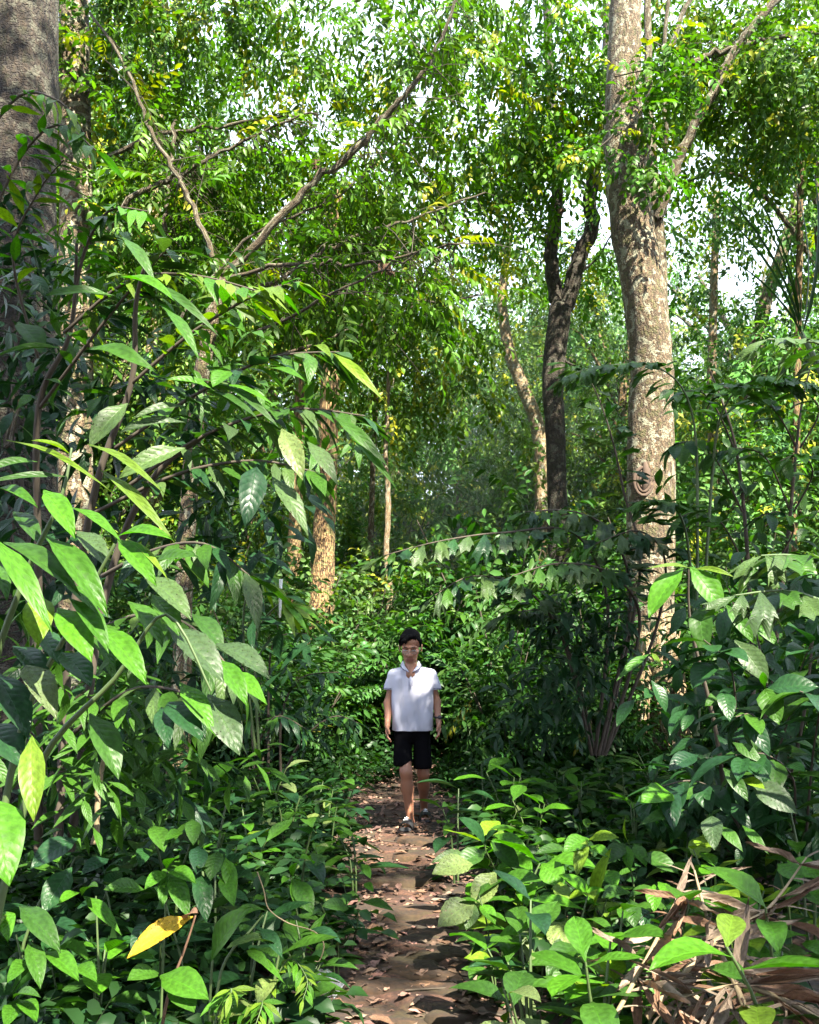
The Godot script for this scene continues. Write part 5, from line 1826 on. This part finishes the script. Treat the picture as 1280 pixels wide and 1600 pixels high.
	var L2 := line("240 1690 2.7 .006, 262 1560 2.7 .005, 290 1480 2.7 .004, 306 1430 2.7 .003")
	var mb := Mesher.new()
	mb.tube(L2[0], L2[1], 5)
	put(root, "stem", mb.done(), M.dry[1])
	traced(root, "yellow 0 302 1432 208 1488 36 2.65,dry 0 290 1440 306 1425 20 2.66,bright 0 250 1525 318 1555 46 2.6,mid 0 248 1520 205 1528 34 2.65,mid 0 270 1540 300 1575 40 2.6")
	# big veined leaves, lower left
	root = thing("veined_plant", "plant with one large upright deeply veined leaf left of the plastic packet", "plant", ground_at(320, 1680))
	for s in ["330 1690 2.9 .006, 328 1580 2.9 .005, 332 1500 2.9 .004", "330 1690 2.9 .006, 345 1520 2.95 .005, 395 1450 3 .004, 412 1430 3 .003"]:
		mb = Mesher.new()
		L2 = line(s)
		mb.tube(L2[0], L2[1], 5)
		put(root, "stem", mb.done(), M.green_stem)
	traced(root, "mid 0 330 1502 382 1425 44 2.85,mid 1 385 1485 420 1510 18 2.9,bright 1 395 1490 440 1530 12 2.95,dark 0 405 1450 438 1490 22 3")
	root = thing("maple_leaved_seedling", "seedling with bright five-fingered leaf above the yellow leaf", "plant", ground_at(268, 1600))
	L2 = line("250 1640 3 .005, 256 1480 3 .004, 262 1362 3 .003")
	mb = Mesher.new()
	mb.tube(L2[0], L2[1], 5)
	put(root, "stem", mb.done(), M.green_stem)
	traced(root, "bright 0 260 1362 230 1385 22 2.9,bright 0 262 1364 254 1412 20 2.9,bright 0 265 1364 292 1425 28 2.88,bright 0 264 1360 302 1376 24 2.9,bright 0 260 1358 276 1340 22 2.95")
	for e in [["250 1380", "heart_leaved_plant", "plant with hanging grey-green heart leaves right of the five-fingered leaf", "dark 0 310 1322 308 1360 28 3,mid 0 322 1365 312 1355 26 3,dark 0 308 1360 322 1432 30 2.95,mid 0 340 1330 330 1370 30 3,bright 0 345 1370 364 1410 24 2.95,mid 0 238 1290 255 1325 30 3.1,bright 0 285 1300 262 1310 18 3.1,mid 0 300 1280 302 1315 24 3.1,dark 0 225 1325 220 1350 22 3.1,bright 0 352 1340 366 1395 22 3", "300 1650"], ["455 1370", "drooping_plant", "plant with drooping bright leaf pair left of the trail, above the tendril", "bright 0 458 1374 486 1422 30 3.6,bright 1 456 1374 462 1415 12 3.6,bright 0 458 1370 464 1348 14 3.6,bright 0 456 1372 442 1378 14 3.6,bright 0 490 1350 472 1340 20 3.7,mid 0 500 1335 495 1350 24 3.8", "462 1520"], ["25 1460", "young_lobed_plant", "young plant with small bright lobed leaves at the lower left edge", "bright 2 8 1425 12 1465 26 2.5,lime 0 5 1430 -8 1450 20 2.5,mid 0 30 1415 88 1478 34 2.5,bright 2 45 1500 15 1530 26 2.45,bright 0 70 1488 118 1525 30 2.45,bright 2 118 1510 148 1530 26 2.45,mid 0 45 1470 62 1535 28 2.45,bright 2 25 1570 10 1600 28 2.4,bright 0 30 1565 55 1590 26 2.4,mid 0 20 1560 58 1555 16 2.4", "50 1750"], ["150 1400", "broad_dark_plant", "dark plant with two broad glossy leaves at lower left", "dark 0 122 1310 55 1350 44 2.8,dark 0 112 1355 72 1420 40 2.8,mid 0 225 1390 170 1388 28 2.8,bright 0 125 1395 96 1408 20 2.7,mid 0 128 1400 150 1384 18 2.7,bright 1 130 1400 184 1452 22 2.7,dark 0 170 1342 132 1362 26 2.9,dark 0 235 1440 208 1480 26 2.7", "140 1700"], ["560 1420", "trailside_sprig", "single low seedling leaning over the trail's left edge", "mid 0 566 1410 610 1420 16 4.2,mid 0 545 1420 508 1415 24 4.1,bright 1 510 1425 470 1490 12 3.6,bright 0 565 1350 578 1370 14 4.6,bright 0 570 1380 582 1392 12 4.4,lime 0 560 1350 572 1345 10 4.6", "545 1490"]]:
		var sp: PackedStringArray = e[4].split(" ")
		root = thing(e[1], e[2], "plant", ground_at(float(sp[0]), minf(float(sp[1]), 1700.0)))
		var tp: PackedStringArray = e[0].split(" ")
		var d: float = maxf(-root.position.z, 2.3)
		mb = Mesher.new()
		var top := at(float(tp[0]), float(tp[1]), d)
		mb.tube([root.position - Vector3(0, 0.05, 0), root.position.lerp(top, 0.5) + Vector3(0.02, 0.03, 0), top], [0.006, 0.005, 0.003], 5)
		put(root, "stem", mb.done(), M.green_stem)
		traced(root, e[3])
	# right-hand plants that stand out; sunlight is painted into the pale leaf tones
	for e in [["sunlit_plant", "sunlit blotched plant leaning over the trail's right edge", "800 1460", "mid 0 760 1330 715 1352 30 4.6,spotted 0 730 1335 680 1345 18 4.6,pale 0 740 1350 682 1362 40 4.5,pale 0 775 1362 742 1412 38 4.3,pale 0 742 1410 690 1442 44 4.2,bright 0 780 1375 842 1374 26 4.3,bright 0 750 1412 772 1440 22 4.2,spotted 0 742 1412 730 1448 24 4.2,mid 0 768 1316 808 1355 30 4.5,bright 0 772 1305 820 1325 22 4.5,dark 0 760 1322 722 1280 26 4.7,dark 0 755 1320 775 1300 20 4.7"], ["lime_rosette_plant", "lime-green plant with upright new leaf in the middle of the right bank", "930 1470", "lime 0 928 1418 950 1335 22 4,lime 0 920 1312 962 1308 20 4.1,bright 0 920 1310 885 1328 30 4.1,lime 0 918 1312 902 1362 22 4.05,bright 0 922 1322 952 1338 18 4,bright 0 930 1415 882 1370 30 3.9,lime 0 875 1378 880 1410 26 3.9,bright 0 846 1350 878 1380 40 4.1,mid 0 890 1330 842 1332 20 4.2,lime 1 930 1420 930 1460 6 4,bright 0 945 1360 962 1382 28 4"], ["bright_tiered_plant", "plant with bright paired leaves beside the dry frond stalks", "990 1500", "bright 0 980 1322 984 1356 18 4.1,lime 1 984 1320 976 1280 8 4.1,bright 0 990 1318 1008 1350 20 4.05,mid 0 975 1318 952 1345 26 4.1,mid 0 1000 1335 1055 1360 30 4,bright 0 1022 1382 1022 1420 24 3.8,bright 0 1028 1378 1050 1405 18 3.8,mid 0 985 1395 945 1400 24 3.8,mid 0 984 1405 992 1445 28 3.75,dark 0 1000 1410 1010 1455 20 3.8"], ["pale_star_plant", "plant with star of leaves coloured pale for sunlight on the right bank", "845 1560", "pale 0 840 1462 805 1455 16 3.9,pale 0 838 1460 826 1430 14 3.9,pale 0 842 1460 844 1440 14 3.9,pale 0 840 1465 815 1490 22 3.85,pale 0 845 1462 826 1498 30 3.8,pale 0 860 1440 890 1482 42 3.8,lime 0 885 1452 916 1478 18 3.8,spotted 0 890 1470 866 1496 26 3.75,pale 0 880 1440 918 1444 14 3.85,mid 0 918 1505 945 1455 26 3.7"], ["veined_cluster_plant", "plant with large veined leaves nodding at the lower right of the trail", "890 1640", "mid 0 890 1508 868 1556 30 3.6,bright 0 905 1512 935 1575 42 3.55,lime 0 900 1512 905 1550 14 3.6,bright 0 870 1502 916 1500 20 3.6,spotted 0 915 1512 965 1522 18 3.6,lime 0 778 1510 732 1496 22 3.9,lime 0 780 1505 780 1522 16 3.8,lime 0 785 1515 804 1530 20 3.8,pale 0 815 1555 835 1590 18 3.6,lime 0 790 1600 800 1578 20 3.4"], ["heart_seedling", "bright seedling with one broad pointed leaf at the bottom right", "1020 1700", "bright 2 1030 1502 1032 1582 42 3.2,bright 0 1015 1515 968 1515 18 3.2,bright 0 1054 1538 1100 1590 24 3.1"], ["arching_stem_plant", "plant on an arching dark stem beside the right edge", "1240 1540", "bright 0 1215 1350 1250 1375 34 3.5,bright 0 1230 1345 1278 1368 34 3.5,mid 0 1225 1400 1262 1398 30 3.4,bright 0 1262 1390 1282 1412 24 3.4,mid 0 1170 1490 1215 1545 30 3.2,bright 1 1160 1475 1198 1510 14 3.2,bright 0 1160 1550 1190 1600 30 3,spotted 0 1215 1480 1266 1500 22 3.1,bright 0 1258 1470 1282 1490 26 3.1"]]:
		var sp: PackedStringArray = e[2].split(" ")
		root = thing(e[0], e[1], "plant", ground_at(float(sp[0]), float(sp[1])))
		var first: PackedStringArray = (e[3] as String).split(",")[0].split(" ")
		mb = Mesher.new()
		var top := at(float(first[2]), float(first[3]), float(first[7]) + 0.04)
		mb.tube([root.position - Vector3(0, 0.05, 0), root.position.lerp(top, 0.6) + Vector3(0.02, 0.02, 0), top], [0.006, 0.005, 0.003], 5)
		put(root, "stem", mb.done(), M.green_stem)
		traced(root, e[3])
	# ferns
	for e in [["small_fern", "bright little fern frond below the veined leaf", "345 1690", "335 1605 2.55 .004, 345 1570 2.55 .003, 362 1545 2.5 .002, 350 1590 2.5 .001"], ["lower_fern", "fern frond at the bottom edge left of the plastic packet", "390 1690", "370 1620 2.6 .004, 385 1585 2.6 .003, 410 1565 2.55 .002, 400 1600 2.5 .001"], ["toothed_fern", "toothed bright fern arching over the plastic packet", "430 1650", "420 1590 3 .004, 432 1530 3 .003, 455 1498 3 .002, 480 1530 2.95 .0015, 474 1560 2.9 .001"]]:
		var sp: PackedStringArray = e[2].split(" ")
		root = thing(e[0], e[1], "fern", ground_at(float(sp[0]), float(sp[1])))
		frond(root, line(e[3]), 30, 0.075, ["bright", "lime"], M.green_stem, 1, 0.05, 0.2, 1.0)
	# tendril, pale stake, small hanging nests
	mb = Mesher.new()
	L2 = line("402 1362 3.2 .0022, 412 1390 3.2 .0022, 420 1420 3.2 .0022, 450 1442 3.2 .0022, 490 1455 3.2 .002, 506 1475 3.2 .0025, 500 1500 3.2 .002, 492 1502 3.2 .0015")
	mb.tube(L2[0], L2[1], 6)
	var vine := put(self, numbered("vine_tendril"), mb.done(), M.pale_stem)
	tag(vine, "thin pale tendril looping through the plants left of the trail", "vine")
	mb = Mesher.new()
	L2 = jitter(line("148 1320 3.3 .011, 152 1270 3.3 .011, 156 1220 3.3 .010, 164 1180 3.3 .008"), 0.01)
	mb.tube(L2[0], L2[1], 7)
	tag(put(self, numbered("dry_stalk"), mb.done(), M.pale_stem), "pale yellow dry stalk standing in the shade at left", "stalk")
	mb = Mesher.new()
	L2 = jitter(line("20 640 5.4 .012, 10 700 5.3 .016, 30 620 5.4 .01, 8 590 5.5 .006"), 0.03)
	mb.tube(L2[0], L2[1], 6)
	tag(put(self, numbered("liana"), mb.done(), M.bark0), "coiled dry creeper hanging on the massive left trunk", "vine")
	for s in ["605 412 7.4 hanging clump of dead leaves under the middle bough", "495 248 8.3 hanging clump of dead leaves among the upper boughs", "878 325 13 dark hanging clump of dead leaves in the forked tree"]:
		var a: PackedStringArray = s.split(" ", false, 3)
		var c := at(float(a[0]), float(a[1]), float(a[2]))
		root = thing("dead_leaf_clump", a[3], "leaf clump", c)
		for i in 9:
			var b := facing(Vector3(rnd(-0.5, 0.5), -1, rnd(-0.5, 0.5)), Vector3(rnd(-1, 1), 0.2, rnd(-1, 1)))
			put(root, "dead_leaf", LEAF["dry"][rng.randi() % 5], M.dry[rng.randi() % 2], Transform3D(b.scaled(Vector3.ONE * 0.12), c + ball_point() * 0.04))
	# clear plastic packet on the litter
	var pc := ground_at(492, 1556, 0.03)
	root = thing("plastic_packet", "crumpled clear plastic packet lying in the litter left of the trail", "litter", pc)
	var film := mat(Color(0.6, 0.62, 0.65, 0.14), 0.15)
	film.transparency = BaseMaterial3D.TRANSPARENCY_ALPHA
	film.cull_mode = BaseMaterial3D.CULL_DISABLED
	var frame := Basis(Vector3(0.9, -0.12, 0.42).normalized(), 0.0)
	var ex := Vector3(0.86, -0.10, 0.42).normalized()
	var ez := Vector3(-0.42, -0.35, 0.80).normalized()
	var p2 := PackedVector3Array()
	for i in 11:
		for j in 13:
			var u := j / 12.0 - 0.5
			var w := i / 10.0 - 0.5
			var hgt := 0.045 * (1.0 - pow(absf(u) * 2.0, 6.0)) * (1.0 - pow(absf(w) * 2.0, 6.0)) + noise.get_noise_2d(i * 55.0, j * 55.0) * 0.022
			p2.append(pc + ex * u * 0.21 + ez * w * 0.15 + Vector3(0, 0.035 + hgt, 0))
	mb = Mesher.new()
	mb.sheet(p2, 10, 12, Color.WHITE)
	put(root, "film", mb.done(), film)
	mb = Mesher.new()
	var rim := []
	var rrr := []
	for q in [[-1, -1], [1, -1], [1, 1], [-1, 1], [-1, -1]]:
		rim.append(pc + ex * q[0] * 0.107 + ez * q[1] * 0.077 + Vector3(0, 0.03, 0))
		rrr.append(0.003)
	mb.tube(rim, rrr, 5)
	var seam := mat(Color(0.6, 0.62, 0.65, 0.35), 0.2)
	seam.transparency = BaseMaterial3D.TRANSPARENCY_ALPHA
	put(root, "seam", mb.done(), seam)
